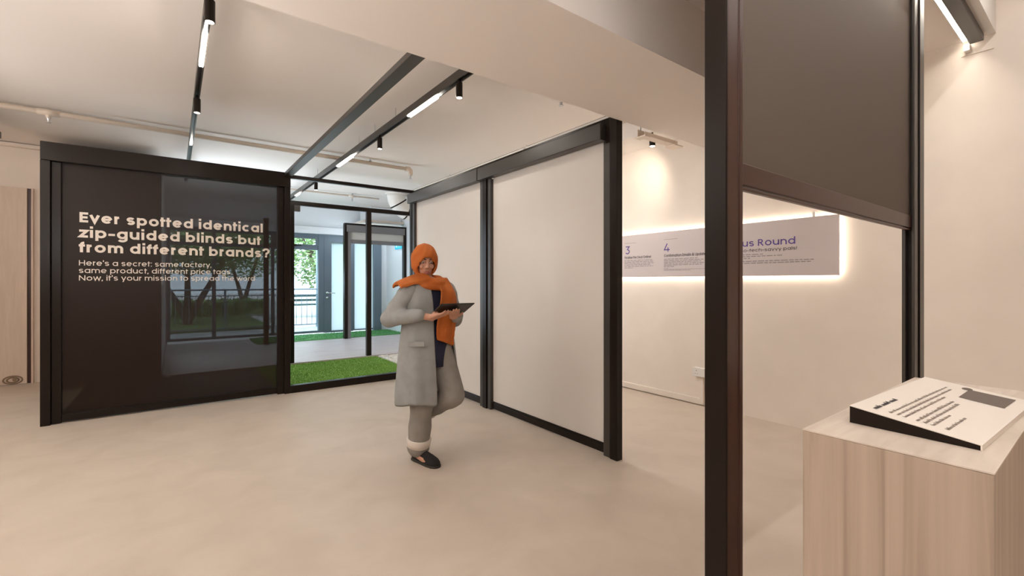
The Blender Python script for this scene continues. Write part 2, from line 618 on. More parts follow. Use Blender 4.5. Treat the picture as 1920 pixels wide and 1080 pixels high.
struct('wall_back', B().box(-7, -1.462, 8.52, 8.64, 2.53, 3.1).box(-1.462, -0.13, 8.52, 8.64, 0, 3.1).box(-7, -2.42, 8.52, 8.64, 0, 2.53)
       .box(-1.25, -1.15, 7.72, 8.52, 0, 2.93), M_wall, 'back wall with the pale oak door, left of the dark blind', 'wall')
struct('wall_court_front', B().box(-1.15, -0.13, 7.72, 7.84, 0, 2.93), mat('dark_behind_blind', (0.05, 0.035, 0.027), 0.7), 'wall behind the left part of the dark blind, coloured dark to keep the blind dark', 'wall')  # wall coloured dark so it does not show bright through the blind
struct('wall_court_left', B().box(-0.25, -0.13, 8.64, 11.6, 0, 3.1).box(-0.25, -0.13, 7.84, 8.52, 0, 2.93), M_cool,
       'white side wall of the indoor courtyard', 'wall')
struct('wall_court_right', B().box(4.505, 4.52, 7.45, 11.6, 0, 3.1), M_cool, 'white side wall of the courtyard with the exit sign', 'wall')
struct('trim_2', B().box(4.07, 4.515, 2.2, 7.4, 2.91, 3.1), M_ceil, 'lowered ceiling strip along the sign wall', 'ceiling strip')
struct('trim_3', B().box(-7, -1.15, 8.44, 8.52, 3.045, 3.09), M_wall, 'shallow cornice trunking along the back wall', 'cornice')
struct('baseboard_right', B().box(4.497, 4.52, 2.68, 7.4, 0.012, 0.075), M_wall, 'low pale baseboard under the sign', 'baseboard', bevel=0.004)

# facade wall pieces (opening X -0.08..4.16)
FY = 11.6
struct('wall_facade', B().box(-0.25, 4.52, FY, FY + 0.12, 2.46, 3.1).box(4.33, 4.52, FY, FY + 0.12, 0, 2.46)
       .box(-0.25, -0.10, FY, FY + 0.12, 0, 2.46), M_cool, 'white wall above the courtyard glazing', 'wall')
struct('trim_4', B().box(-0.13, 4.3, FY - 0.16, FY, 2.46, 2.62), M_cool, 'boxed white ledge over the courtyard glazing', 'ledge')

# window_1 : fixed glazing left of the door
wn = struct('window_1', B().box(-0.10, 2.93, FY - 0.03, FY + 0.06, 2.38, 2.46).box(-0.10, 2.93, FY - 0.03, FY + 0.06, 0.09, 0.14)
            .box(-0.10, -0.05, FY - 0.03, FY + 0.06, 0.14, 2.38).box(2.80, 2.93, FY - 0.04, FY + 0.07, 0.09, 2.46)
            .box(0.66, 0.73, FY - 0.03, FY + 0.06, 0.14, 2.38).box(1.79, 1.85, FY - 0.03, FY + 0.06, 0.14, 2.38)
            .box(-0.05, 2.80, FY - 0.02, FY + 0.05, 2.08, 2.17), M_facade, 'blue grey framed courtyard window with upper vent lights', 'window')
obj('pane', B().box(-0.05, 2.80, FY + 0.01, FY + 0.016, 0.14, 2.38), M_glass, wn)
obj('vent_frame', B().box(1.86, 2.79, FY - 0.035, FY, 2.17, 2.20).box(1.86, 2.79, FY - 0.035, FY, 2.345, 2.38).box(2.74, 2.79, FY - 0.035, FY, 2.2, 2.345)
    .box(1.86, 1.91, FY - 0.035, FY, 2.2, 2.345), M_facade, wn)
obj('vent_latch', B().box(2.26, 2.30, FY - 0.06, FY - 0.03, 2.15, 2.19).box(2.22, 2.42, FY - 0.065, FY - 0.05, 2.165, 2.182), M_black, wn)
# door_1 : frosted door and side light
dn = struct('door_1', B().box(2.93, 3.10, FY - 0.05, FY + 0.05, 0.08, 2.40).box(3.10, 3.50, FY - 0.05, FY + 0.05, 2.27, 2.40)
            .box(3.50, 3.62, FY - 0.05, FY + 0.05, 0.08, 2.40).box(3.10, 3.50, FY - 0.05, FY + 0.05, 0.08, 0.12).box(2.93, 3.62, FY - 0.02, FY + 0.06, 2.40, 2.46),
            M_facade, 'blue grey glazed door with frosted pane and lever handle', 'door')
obj('frosted_pane', B().box(3.10, 3.50, FY + 0.0, FY + 0.008, 0.12, 2.27), M_frost, dn)
hb = B().tube([(3.0, FY - 0.05, 1.05), (3.0, FY - 0.10, 1.05), (3.17, FY - 0.105, 1.035)], 0.011, 10)
obj('lever_handle', hb, M_chrome, dn, smooth=True)
rb = B().tube([(3.0, FY - 0.05, 1.05), (3.0, FY - 0.062, 1.05)], 0.03, 20)
rb.tube([(3.0, FY - 0.05, 0.93), (3.0, FY - 0.062, 0.93)], 0.028, 20)
obj('escutcheon', rb, M_chrome, dn, smooth=True)
wn2 = struct('window_2', B().box(3.62, 3.66, FY - 0.04, FY + 0.05, 0.09, 2.46).box(4.14, 4.34, FY - 0.09, FY + 0.05, 0.06, 2.46)
             .box(3.66, 4.14, FY - 0.04, FY + 0.05, 2.36, 2.46).box(3.66, 4.14, FY - 0.04, FY + 0.05, 0.09, 0.12), M_facade,
             'blue grey framed frosted side window beside the courtyard door', 'window')
obj('frosted_pane', B().box(3.66, 4.14, FY + 0.0, FY + 0.008, 0.12, 2.36), M_frost, wn2)

# door_2 : pale oak door at the left
d2 = struct('door_2', B().box(-2.42, -1.52, 8.47, 8.515, 0.006, 2.53), M_wood, 'pale oak flush door at the left edge of the room', 'door')
obj('jamb', B().box(-1.518, -1.482, 8.50, 8.54, 0, 2.53), M_bar, d2)
obj('jamb', B().box(-1.478, -1.462, 8.45, 8.52, 0, 2.53), M_wood, d2)
kb = B()
for (rx, rz, y) in ((0.085, 0.05, 8.468), (0.052, 0.032, 8.466)):
    kb.tube([(-1.645 + rx * math.cos(t), y, 0.062 + rz * math.sin(t)) for t in [2 * math.pi * k / 24 for k in range(25)]], 0.0085, 6)
kb.ball((-1.63, 8.465, 0.066), (0.02, 0.008, 0.022))
obj('oval_emblem', kb, mat('oak_knot', (0.25, 0.17, 0.11), 0.6), d2, smooth=True)

# ------------------------------------------------------------------ dark blind with the big question
t = thing('zip_blind', 'tall dark mesh blind printed with a cream question, in a black frame', 'blind', (0.06, 5.9, 0))
obj('header', B().box(-0.97, 1.11, 5.86, 6.0, 2.43, 2.60), M_black, t, bevel=0.004)
obj('post', B().box(-0.972, -0.905, 5.87, 6.0, 0, 2.43), M_black, t, bevel=0.003)
obj('post', B().box(1.045, 1.11, 5.87, 6.0, 0, 2.43), M_black, t, bevel=0.003)
obj('side_channel', B().box(-0.905, -0.835, 5.90, 5.96, 0, 2.43), M_black, t, bevel=0.006)
obj('side_channel', B().box(0.975, 1.045, 5.90, 5.96, 0, 2.43), M_black, t, bevel=0.006)
obj('bottom_bar', B().box(-0.835, 0.975, 5.905, 5.955, 0.012, 0.075).box(-0.835, 0.975, 5.915, 5.945, 0.075, 0.082), M_black, t, bevel=0.002)
fy = 5.93
fab = obj('blind_fabric', B().quad((-0.84, fy, 0.08), (0.98, fy, 0.08), (0.98, fy, 2.44), (-0.84, fy, 2.44)), M_fab_dark, t)
mpb = lambda u, v, k=0: (u, fy - 0.003 - 0.0006 * k, v)
for s_, xb, y, c in (('Ever spotted identical', 0.835, 1.886, 0.096), ('zip-guided blinds but', 0.813, 1.741, 0.096), ('from different brands?', 0.889, 1.600, 0.096)):
    bm = bmesh.new()
    write_fit(bm, s_, 0.152, mpb, -0.724, xb, y, c)
    obj('headline_lettering', bm, M_letter, t)
for s_, xb, y in (("Here's a secret: same factory,", 0.336, 1.474), ('same product, different price tags.', 0.524, 1.402), ("Now, it's your mission to spread the word.", 0.765, 1.330)):
    bm = bmesh.new()
    write_fit(bm, s_, 0.098, mpb, -0.724, xb, y, 0.050)
    obj('body_lettering', bm, M_letter, t)

# ------------------------------------------------------------------ pergola bars over and under the open bay
t = thing('pergola', 'slim black header bar and floor sill of the open bay beside the dark blind', 'frame', (1.85, 5.9, 0))
obj('header_bar', B().box(1.112, 2.70, 5.87, 5.92, 2.543, 2.583), M_black, t, bevel=0.002)
obj('sill_bar', B().box(1.112, 2.60, 5.87, 5.95, 0, 0.087), M_black, t, bevel=0.003)
tag(obj('overhead_beam', B().box(1.045, 1.125, 2.2, 5.86, 2.562, 2.60), M_dark, bevel=0.002),
    'long black overhead beam running from the dark blind up to the dropped ceiling', 'beam')

# ------------------------------------------------------------------ cream double blind (partition)
t = thing('cream_blind', 'double cream roller blind in a black frame, behind the walking person', 'blind', (2.65, 4.04, 0))
obj('header', B().box(2.640, 2.668, 2.286, 5.80, 2.512, 2.56), M_black, t)
obj('post', B().box(2.608, 2.67, 2.216, 2.286, 0, 2.56), M_black, t, bevel=0.003)
obj('post', B().box(2.604, 2.665, 3.95, 4.02, 0, 2.46), M_black, t, bevel=0.003)
obj('post', B().box(2.61, 2.70, 5.80, 5.868, 0.0, 2.5), M_black, t, bevel=0.003)
for a, b_ in ((2.29, 2.355), (3.885, 3.945), (4.025, 4.086), (5.735, 5.796)):
    obj('side_channel', B().box(2.616, 2.672, a, b_, 0, 2.383), M_dark, t, bevel=0.006)
for a, b_ in ((2.335, 4.052), (4.066, 5.84)):
    cbx = B().box(2.56, 2.64, a, b_, 2.384, 2.509)
    obj('cassette', cbx, M_dark, t, bevel=0.006)
obj('cassette_bracket', B().box(2.615, 2.66, 2.29, 2.33, 2.36, 2.51), M_black, t)
for a, b_ in ((2.355, 3.885), (4.086, 5.735)):
    f = obj('blind_fabric', B().box(2.652, 2.655, a, b_, 0.075, 2.40), M_fab_white, t)
    obj('bottom_bar', B().box(2.638, 2.668, a, b_, 0.012, 0.07).box(2.645, 2.662, a, b_, 0.07, 0.085), M_black, t, bevel=0.003)

# thin pale conduit above it
t = thing('ceiling_conduit', 'thin pale conduit running just above the cream blind', 'conduit', (2.7, 4.2, 2.63))
obj('pipe', B().box(2.70, 2.712, 2.21, 6.0, 2.590, 2.606), M_white, t)
obj('shadow_gap_strip', B().box(2.713, 2.72, 2.21, 6.0, 2.592, 2.616), M_dark, t)  # dark strip standing in for the shadow gap above the conduit
for y in (3.4, 4.9):
    obj('clip', B().box(2.668, 2.714, y, y + 0.012, 2.545, 2.590).box(2.7, 2.713, y, y + 0.008, 2.606, 2.625), M_white, t)

# ------------------------------------------------------------------ second bay frame at the deck edge
t = thing('deck_pergola', 'black slim frame standing on the deck edge with one middle post', 'frame', (2.5, 7.75, 0))
obj('header_bar', B().box(1.40, 4.0, 7.72, 7.78, 2.515, 2.583), M_black, t, bevel=0.002)
obj('post', B().box(2.655, 2.735, 7.72, 7.79, 0.05, 2.515), M_black, t, bevel=0.002)
obj('post', B().box(1.40, 1.515, 7.72, 7.79, 0.05, 2.515), M_black, t, bevel=0.002)
obj('post', B().box(3.92, 4.0, 7.72, 7.79, 0.05, 2.515), M_black, t, bevel=0.002)
obj('control_box', B().box(1.515, 1.60, 7.715, 7.775, 2.42, 2.515), M_dark, t, bevel=0.003)

# ------------------------------------------------------------------ far blind on the deck
t = thing('far_blind', 'grey framed blind mostly rolled up, standing on the deck by the frosted door', 'blind', (3.8, 10.33, 0.05))
obj('header', B().box(3.05, 4.50, 10.30, 10.42, 2.585, 2.625), M_black, t)
obj('cassette', B().box(3.09, 4.46, 10.29, 10.42, 2.43, 2.585), M_grey, t, bevel=0.006)
obj('post', B().box(3.045, 3.115, 10.30, 10.42, 0.05, 2.585), M_black, t, bevel=0.003)
obj('side_channel', B().box(3.115, 3.185, 10.31, 10.37, 0.05, 2.43), M_grey, t, bevel=0.004)
obj('post', B().box(4.44, 4.50, 10.30, 10.42, 0.05, 2.585), M_black, t, bevel=0.003)
obj('blind_fabric', B().box(3.185, 4.44, 10.345, 10.348, 2.26, 2.45), M_fab_beige, t)
obj('bottom_bar', B().box(3.185, 4.44, 10.33, 10.36, 2.175, 2.262), M_grey, t, bevel=0.004)
tag(obj('deck_post', B().box(1.46, 1.545, 10.30, 10.38, 0.05, 2.6), M_black, bevel=0.003),
    'lone black post on the deck, seen dimly through the dark blind', 'post')

# ------------------------------------------------------------------ near taupe blind
YN = 0.68
t = thing('taupe_blind', 'half lowered taupe blind in a black frame, nearest to the viewer', 'blind', (2.3, 0.71, 0))
obj('post', B().box(1.274, 1.284, YN, YN + 0.068, 0, 3.02).box(1.284, 1.29, YN + 0.012, YN + 0.06, 0, 3.02), M_black, t, bevel=0.003)
obj('post', B().box(3.36, 3.447, YN, YN + 0.068, 0, 3.02), M_black, t, bevel=0.003)
obj('side_channel', B().box(1.291, 1.356, YN + 0.006, YN + 0.06, 0, 2.97).box(1.356, 1.378, YN + 0.004, YN + 0.022, 0, 2.97)
    .box(1.356, 1.378, YN + 0.046, YN + 0.062, 0, 2.97), M_bar, t, bevel=0.003)
obj('side_channel', B().box(3.33, 3.358, YN + 0.008, YN + 0.06, 0, 2.97).box(3.27, 3.33, YN + 0.004, YN + 0.018, 0, 2.97)
    .box(3.27, 3.33, YN + 0.044, YN + 0.06, 0, 2.97), M_dark, t, bevel=0.003)
obj('header', B().box(1.292, 3.329, YN, YN + 0.09, 2.97, 3.02), M_black, t, bevel=0.003)
obj('blind_fabric', B().box(1.362, 3.30, YN + 0.030, YN + 0.0325, 1.66, 2.98), M_fab_brown, t)
obj('bottom_bar', B().box(1.392, 3.325, YN + 0.020, YN + 0.041, 1.617, 1.687).box(1.385, 3.30, YN + 0.022, YN + 0.039, 1.603, 1.613), M_bar, t, bevel=0.003)
obj('end_cap', B().box(1.380, 1.392, YN + 0.020, YN + 0.041, 1.620, 1.690), mat('pale_end_cap', (0.6, 0.5, 0.45), 0.5), t, bevel=0.002)
obj('end_cap', B().box(3.325, 3.337, YN + 0.020, YN + 0.041, 1.617, 1.690), mat('pale_end_cap_2', (0.6, 0.5, 0.45), 0.5), t, bevel=0.002)

# ------------------------------------------------------------------ track lights
def spotlight(parent, x, y, zt, L, r, energy, aim):
    s_ = obj('spot_head', B().tube([(x, y, zt), (x, y, zt - L)], r, 20).tube([(x, y, zt + 0.03), (x, y, zt)], r * 0.45, 12), M_black, parent, smooth=False)
    obj('spot_lens', B().tube([(x, y, zt - L - 0.001), (x, y, zt - L + 0.004)], r * 0.8, 20), M_lens, s_)
    l = bpy.data.lights.new('spot_beam', 'SPOT')
    l.energy = energy
    l.color = WARM
    l.spot_size = R(100)
    l.spot_blend = 0.8
    l.shadow_soft_size = r
    o = bpy.data.objects.new('spot_beam', l)
    o.location = (x, y, zt - L - 0.02)
    o.rotation_euler = Vector(aim).to_track_quat('-Z', 'Y').to_euler()
    COL.objects.link(o)


def track(label, x0, x1, ya, yb, lamps, spots, rods, group='linear track lights on the ceiling'):
    xc = (x0 + x1) / 2
    t = thing('track_light', label, 'track light', (xc, (ya + yb) / 2, 2.95), group)
    obj('rail', B().box(x0, x0 + 0.010, ya, yb, 2.92, 2.99).box(x1 - 0.010, x1, ya, yb, 2.92, 2.99).box(x0 + 0.01, x1 - 0.01, ya, yb, 2.95, 2.99), M_dark, t)
    for a, b_, m in lamps:
        obj('linear_lamp', B().box(x0 + 0.008, x1 - 0.008, a, b_, 2.912, 2.945), m, t)
    for y, e in spots:
        spotlight(t, xc, y, 2.905, 0.12, 0.027, e, (0, 0, -1))
    for y in rods:
        obj('hanger_rod', B().tube([(xc, y, 2.985), (xc, y, 3.1)], 0.003, 6), M_steel, t)
    return t


track('black track light over the dark blind, with two spot heads and a lit strip', 0.145, 0.185, 2.2, 9.0,
      [(3.52, 4.08, M_strip), (6.3, 6.5, M_strip_dim)], [(3.08, 16), (4.80, 16)], (3.0, 5.6, 8.0))
track('black track light over the walking person, with two lit strips', 1.80, 1.856, 2.2, 11.0,
      [(3.55, 4.12, M_strip), (5.87, 6.50, M_strip), (8.9, 9.2, M_strip_dim)], [(3.16, 16), (4.90, 16), (7.70, 10)], (4.45, 5.05, 5.6, 7.6))
track('end of a black track light at the left edge above the oak door', -1.62, -1.545, 1.5 + 0.75, 7.5,
      [(2.6, 4.2, M_strip), (4.8, 5.6, M_strip)], [], (3.5, 6.0))

# ------------------------------------------------------------------ sprinkler pipes
def sprinkler_pipe(label, xa, xb, y, z, heads, elbow, r=0.027):
    t = thing('sprinkler_pipe', label, 'pipe', ((xa + xb) / 2, y, z), 'cream sprinkler pipes under the ceiling')
    path = [(xa, y, z), (xb, y, z)]
    b = B().tube(path, r, 14)
    if elbow:
        b.tube([(xb, y, z), (xb + 0.05, y, z), (xb + 0.075, y, z - 0.02), (xb + 0.08, y, z - 0.06), (xb + 0.08, y, z - 0.09)], [0.036, 0.04, 0.04, 0.036, 0.03], 14)
    obj('pipe', b, M_pipe, t, smooth=True)
    for x in heads:
        obj('fitting', B().tube([(x - 0.08, y, z), (x + 0.08, y, z)], r * 1.25, 14).tube([(x, y, z), (x, y, z - 0.06)], [r * 1.1, r * 0.75], 12), M_pipe, t, smooth=True)
        obj('sprinkler_head', B().tube([(x, y, z - 0.06), (x, y, z - 0.075), (x, y, z - 0.10)], [0.014, 0.01, 0.006], 10).tube([(x, y, z - 0.10), (x, y, z - 0.103)], 0.024, 12), M_steel, t)
    if elbow:
        x = xb + 0.08
        obj('sprinkler_head', B().tube([(x, y, z - 0.09), (x, y, z - 0.12), (x, y, z - 0.14)], [0.014, 0.01, 0.006], 10).tube([(x, y, z - 0.14), (x, y, z - 0.143)], 0.024, 12), M_steel, t)
    for x in (xa + 0.8, (xa + xb) / 2, xb - 0.55):
        obj('pipe_hanger', B().tube([(x, y, z + 0.03), (x, y, 3.1)], 0.005, 6).box(x - 0.012, x + 0.012, y - 0.036, y + 0.036, z + 0.024, z + 0.036), M_steel, t)


sprinkler_pipe('cream sprinkler pipe crossing the ceiling behind the lit tracks', -6.9, 2.84, 6.53, 3.04, (-1.02, -3.9), True)
sprinkler_pipe('second cream sprinkler pipe over the courtyard, beyond the header bars', -0.1, 3.45, 9.30, 3.05, (2.9,), False, 0.016)
t = thing('ceiling_sprinkler', 'small sprinkler head on the ceiling above the cream blind, by the dropped beam', 'sprinkler', (3.03, 3.27, 3.05))
obj('drop_pipe', B().tube([(3.03, 3.27, 3.1), (3.03, 3.27, 3.065)], 0.008, 8), M_pipe, t)
obj('sprinkler_head', B().tube([(3.03, 3.27, 3.065), (3.03, 3.27, 3.035)], [0.016, 0.009], 10).tube([(3.03, 3.27, 3.035), (3.03, 3.27, 3.03)], 0.024, 12), M_steel, t)

# ------------------------------------------------------------------ ventilation duct over the courtyard
t = thing('ventilation_duct', 'white round duct bend with dark seams hanging over the deck', 'duct', (3.8, 9.0, 2.8))
path = []
for k in range(13):
    a = R(k * 90 / 12)
    path.append((3.62 + 0.34 * (1 - math.cos(a)), 8.8, 3.09 - 0.34 * math.sin(a)))
path.append((4.45, 8.8, 2.75))
obj('duct_bend', B().tube(path, 0.18, 28), M_white, t, smooth=True)
for i in (4, 9):
    p, q = Vector(path[i]), Vector(path[i + 1])
    obj('seam_band', B().tube([p, p + (q - p) * 0.6], 0.184, 28), M_black, t)
obj('flange', B().tube([(3.62, 8.8, 3.10), (3.62, 8.8, 3.07)], 0.21, 28), M_white, t)
t = thing('duct_box', 'white ceiling box with cream ledge over the courtyard corner', 'duct box', (4.0, 10.6, 2.7))
obj('body', B().box(3.75, 4.5, 10.62, 11.4, 2.76, 3.095), M_cool, t, bevel=0.005)
obj('ledge', B().box(3.55, 4.5, 10.45, 11.4, 2.70, 2.76), M_pipe, t)
tag(obj('emergency_light', B().box(2.33, 2.66, 11.14, 11.22, 3.055, 3.1), M_white, bevel=0.008), 'slim white light fitting under the ceiling near the courtyard glazing', 'light')

# exit sign on the courtyard side wall
t = thing('exit_sign', 'cyan exit sign with white running figure on the courtyard wall', 'sign', (4.49, 10.7, 2.22))
obj('sign_box', B().box(4.47, 4.505, 10.48, 10.94, 2.13, 2.34), M_exit, t, bevel=0.004)
obj('side_cap', B().box(4.46, 4.505, 10.44, 10.475, 2.12, 2.35), M_grey, t)
mpe = lambda u, v: (4.467, 10.94 - u, 2.13 + v)
bm = bmesh.new()
ribbon(bm, ell(0.15, 0.165, 0.012, 0.012, 0, 360)[:-1], 0.022, True, mpe)
ribbon(bm, [(0.145, 0.14), (0.12, 0.09), (0.14, 0.065), (0.125, 0.03)], 0.022, False, mpe)
ribbon(bm, [(0.12, 0.09), (0.09, 0.06), (0.06, 0.06)], 0.02, False, mpe)
ribbon(bm, [(0.145, 0.135), (0.175, 0.11), (0.195, 0.125)], 0.014, False, mpe)
ribbon(bm, [(0.14, 0.135), (0.10, 0.135), (0.085, 0.105)], 0.014, False, mpe)
ribbon(bm, [(0.235, 0.03), (0.235, 0.175), (0.33, 0.175), (0.33, 0.03)], 0.014, False, mpe)
ribbon(bm, [(0.40, 0.10), (0.35, 0.10)], 0.02, False, mpe)
obj('pictogram', bm, M_exitw, t)

# ------------------------------------------------------------------ backlit sign
SX = 4.47
t = thing('wall_sign', 'long backlit lilac sign headed Bonus Round on the right wall', 'sign', (4.49, 3.5, 1.63))
sp = obj('sign_panel', B().box(SX, SX + 0.012, 1.42, 5.7, 1.374, 1.886), M_sign, t)
ORG[sp.name] = ORG[t.name]
halo = B()
for z in (1.392, 1.868):
    halo.box(SX + 0.022, SX + 0.03, 1.44, 5.68, z - 0.006, z + 0.006)
for y in (1.438, 5.68):
    halo.box(SX + 0.022, SX + 0.03, y - 0.006, y + 0.006, 1.392, 1.868)
obj('led_strip', halo, M_halo, t)
for y in (1.9, 5.0):
    obj('standoff', B().box(SX + 0.012, 4.52, y, y + 0.1, 1.55, 1.7), M_white, t)
obj('hanger_clip', B().box(SX + 0.005, 4.52, 1.60, 1.62, 1.886, 1.93), M_white, t)
mps = lambda u, v, k=0: (SX - 0.0015 - 0.0005 * k, -u, v)
bm = bmesh.new()
write(bm, '3', 0.085, mps, -3.665, 1.656, 0.137, 0.137)
write(bm, '4', 0.085, mps, -3.118, 1.657, 0.137, 0.132)
write_fit(bm, 'Bonus Round', 0.105, mps, -2.43, -1.748, 1.660, 0.063)
obj('heading_lettering', bm, M_purple, t)
bm = bmesh.new()
write_fit(bm, 'Finalise the Deal Online!', 0.11, mps, -3.676, -3.285, 1.598, 0.030)
write_fit(bm, 'Confirmation Emails & Updates', 0.11, mps, -3.114, -2.585, 1.598, 0.031)
write_fit(bm, 'For your not-so-tech-savvy pals!', 0.095, mps, -2.57, -1.737, 1.607, 0.030)
obj('caption_lettering', bm, M_ink, t)
rg = random.Random(3)
for xa, ends, z0, dz, hh in ((-3.676, (-3.27, -3.26, -3.245, -3.30, -3.26, -3.55), 1.573, 0.018, 0.012),
                             (-3.114, (-2.70, -2.63, -2.66, -2.63, -2.64, -2.98), 1.570, 0.017, 0.012),
                             (-3.114, (-3.06, -2.6, -2.78), 1.466, 0.011, 0.007),
                             (-2.42, (-2.03, -1.85, -2.15), 1.577, 0.018, 0.012),
                             (-2.42, (-1.59, -1.63), 1.512, 0.018, 0.012)):
    bm = bmesh.new()
    for i, e in enumerate(ends):
        microtext(bm, mps, xa, e, z0 - dz * i, hh, rg)
    obj('small_print', bm, M_inkgrey, t)
bm = bmesh.new()
for a, b_, z in ((-3.677, -3.50, 1.788), (-3.114, -2.937, 1.796)):
    bm.faces.new([bm.verts.new(mps(*p)) for p in ((a, z - .002), (b_, z - .002), (b_, z + .002), (a, z + .002))])
obj('rule_line', bm, M_inkmid, t)

# ------------------------------------------------------------------ fittings on the sign wall
t = thing('power_socket', 'white wall socket above the baseboard, under the sign', 'socket', (4.5, 2.71, 0.36))
obj('back_box', B().box(4.478, 4.52, 2.628, 2.757, 0.315, 0.402), M_white, t, bevel=0.003)
obj('face_plate', B().box(4.470, 4.478, 2.625, 2.760, 0.312, 0.405), M_white, t, bevel=0.003)
obj('pin_hole', B().box(4.4685, 4.4705, 2.714, 2.719, 0.368, 0.378).box(4.4685, 4.4705, 2.726, 2.733, 0.338, 0.343).box(4.4685, 4.4705, 2.700, 2.707, 0.338, 0.343), M_ink, t)
obj('rocker_switch', B().box(4.4665, 4.4705, 2.70, 2.715, 0.388, 0.398).box(4.4665, 4.4705, 2.65, 2.665, 0.388, 0.398), M_white, t)
tag(obj('wall_trunking', B().box(4.498, 4.52, 2.655, 2.695, 0.012, 0.314), M_wall, bevel=0.003), 'narrow pale trunking from the wall socket down to the floor', 'trunking')

t = thing('ceiling_spotlight', 'small black spotlight washing the wall above the sign', 'spotlight', (4.08, 2.98, 2.8))
obj('stem', B().tube([(4.1, 3.0, 2.91), (4.1, 3.0, 2.83)], 0.01, 8), M_black, t)
sh = obj('spot_head', B().tube([(4.1, 3.0, 2.835), (4.1, 3.0, 2.765)], 0.032, 20), M_black, t)
obj('spot_lens', B().tube([(4.1, 3.0, 2.763), (4.1, 3.0, 2.768)], 0.026, 20), M_lens, sh)
wl = bpy.data.lights.new('wall_wash_beam', 'SPOT')
wl.energy = 17
wl.color = (1, 0.84, 0.66)
wl.spot_size = R(120)
wl.spot_blend = 1.0
wl.shadow_soft_size = 0.03
wo = bpy.data.objects.new('wall_wash_beam', wl)
wo.location = (4.1, 3.06, 2.74)
wo.rotation_euler = (Vector((4.52, 3.75, 2.30)) - Vector(wo.location)).to_track_quat('-Z', 'Y').to_euler()
COL.objects.link(wo)

t = thing('cable_tray', 'pale folded cable tray hanging under the lowered ceiling near the small spotlight', 'cable tray', (3.85, 2.8, 2.75), 'pale cable trays above the sign')
obj('tray', B().box(3.60, 4.13, 2.80, 2.806, 2.715, 2.79).box(3.60, 4.13, 2.72, 2.80, 2.715, 2.72).box(3.60, 4.13, 2.716, 2.722, 2.715, 2.75), M_pipe, t)
obj('hanger_rod', B().tube([(3.63, 2.79, 2.78), (3.63, 2.79, 3.1)], 0.006, 8), M_steel, t)
obj('bracket', B().box(3.58, 3.66, 2.70, 2.82, 2.70, 2.713), M_pipe, t)
obj('bracket', B().box(4.06, 4.20, 2.70, 2.82, 2.70, 2.713), M_pipe, t)
t = thing('cable_tray', 'second pale cable tray lying nearer the dropped beam', 'cable tray', (3.95, 2.45, 2.75), 'pale cable trays above the sign')
obj('tray', B().box(3.70, 4.22, 2.46, 2.60, 2.745, 2.752).box(3.70, 4.22, 2.594, 2.60, 2.75, 2.80).box(3.70, 4.22, 2.46, 2.466, 2.75, 2.80), M_pipe, t)
obj('hanger_rod', B().tube([(3.75, 2.53, 2.75), (3.75, 2.53, 3.1)], 0.006, 8).tube([(4.0, 2.53, 2.75), (4.0, 2.53, 3.1)], 0.006, 8), M_steel, t)

# ------------------------------------------------------------------ linear wall washer upper right
t = thing('linear_downlight', 'black linear light with glowing edge ending at the right wall', 'light', (3.9, 0.62, 3.0))
obj('housing', B().box(3.0, 4.46, 0.570, 0.640, 2.975, 3.022), M_dark, t, bevel=0.003)
obj('lip', B().box(3.0, 4.46, 0.672, 0.677, 2.999, 3.03).box(3.0, 4.46, 0.64, 0.677, 3.018, 3.03), M_white, t)
obj('linear_lamp', B().box(3.0, 4.46, 0.642, 0.671, 3.008, 3.016), emitter('led_bar', (1, 0.90, 0.78), 40), t)
obj('end_clip', B().box(4.46, 4.52, 0.64, 0.67, 2.94, 2.985), M_white, t)
struct('trim_5', B().box(1.6, 4.52, 0.52, 0.56, 3.024, 3.5), M_white, 'white upstand over the linear light', 'trim')
struct('trim_6', B().box(4.512, 4.52, 0.53, 0.69, 2.922, 2.930), M_wall, 'short ledge line on the right wall', 'trim')

# ------------------------------------------------------------------ plinth and reading board
PX, PZ = 1.269, 0.95
t = thing('display_plinth', 'tall travertine plinth carrying the cream reading board', 'plinth', (1.75, 0.31, 0))
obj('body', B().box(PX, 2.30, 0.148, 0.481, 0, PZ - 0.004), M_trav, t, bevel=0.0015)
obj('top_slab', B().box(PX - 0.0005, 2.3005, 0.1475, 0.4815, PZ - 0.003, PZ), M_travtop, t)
t = thing('reading_board', 'cream tilted board with printed text and a dark swatch on the plinth', 'board', (1.426, 0.429, PZ))
t.rotation_euler.z = R(-2.3)
X0, X1, Y0, Y1 = 1.426, 2.06, 0.186, 0.429
ZN, ZF = PZ + 0.013, PZ + 0.045
obj('base', B().prism([(X0, Y0, PZ + 0.0005), (X0, Y1, PZ + 0.0005), (X0, Y1, ZF - 0.002), (X0, Y0, ZN - 0.002)], (X1 - X0, 0, 0)), M_black, t)
obj('face', B().prism([(X0, Y0, ZN - 0.002), (X0, Y1, ZF - 0.002), (X0, Y1, ZF), (X0, Y0, ZN)], (X1 - X0, 0, 0)), M_board, t)
obj('front_edge', B().box(X0, X1, Y0 - 0.003, Y0, PZ + 0.0005, ZN), M_board, t)


def mpt(u, v):
    """u along the board, v down from its far edge"""
    y = Y1 - v
    return (X0 + u, y, ZN + (ZF - ZN) * (y - Y0) / (Y1 - Y0) + 0.0008)


rg = random.Random(5)
bm = bmesh.new()


def para(bm, xa, lens, v0, dv, h):
    for i, l in enumerate(lens):
        x = xa
        while x < xa + l:
            k = rg.randint(2, 8)
            for q in range(k):
                hh = h * rg.choice((0.62, 0.62, 0.62, 1.0, 0.7))
                p = ((x, v0 + dv * i), (x + h * .42, v0 + dv * i), (x + h * .42, v0 + dv * i - hh), (x, v0 + dv * i - hh))
                bm.faces.new([bm.verts.new(mpt(*a)) for a in p])
                x += h * 0.62
            x += h * 0.45


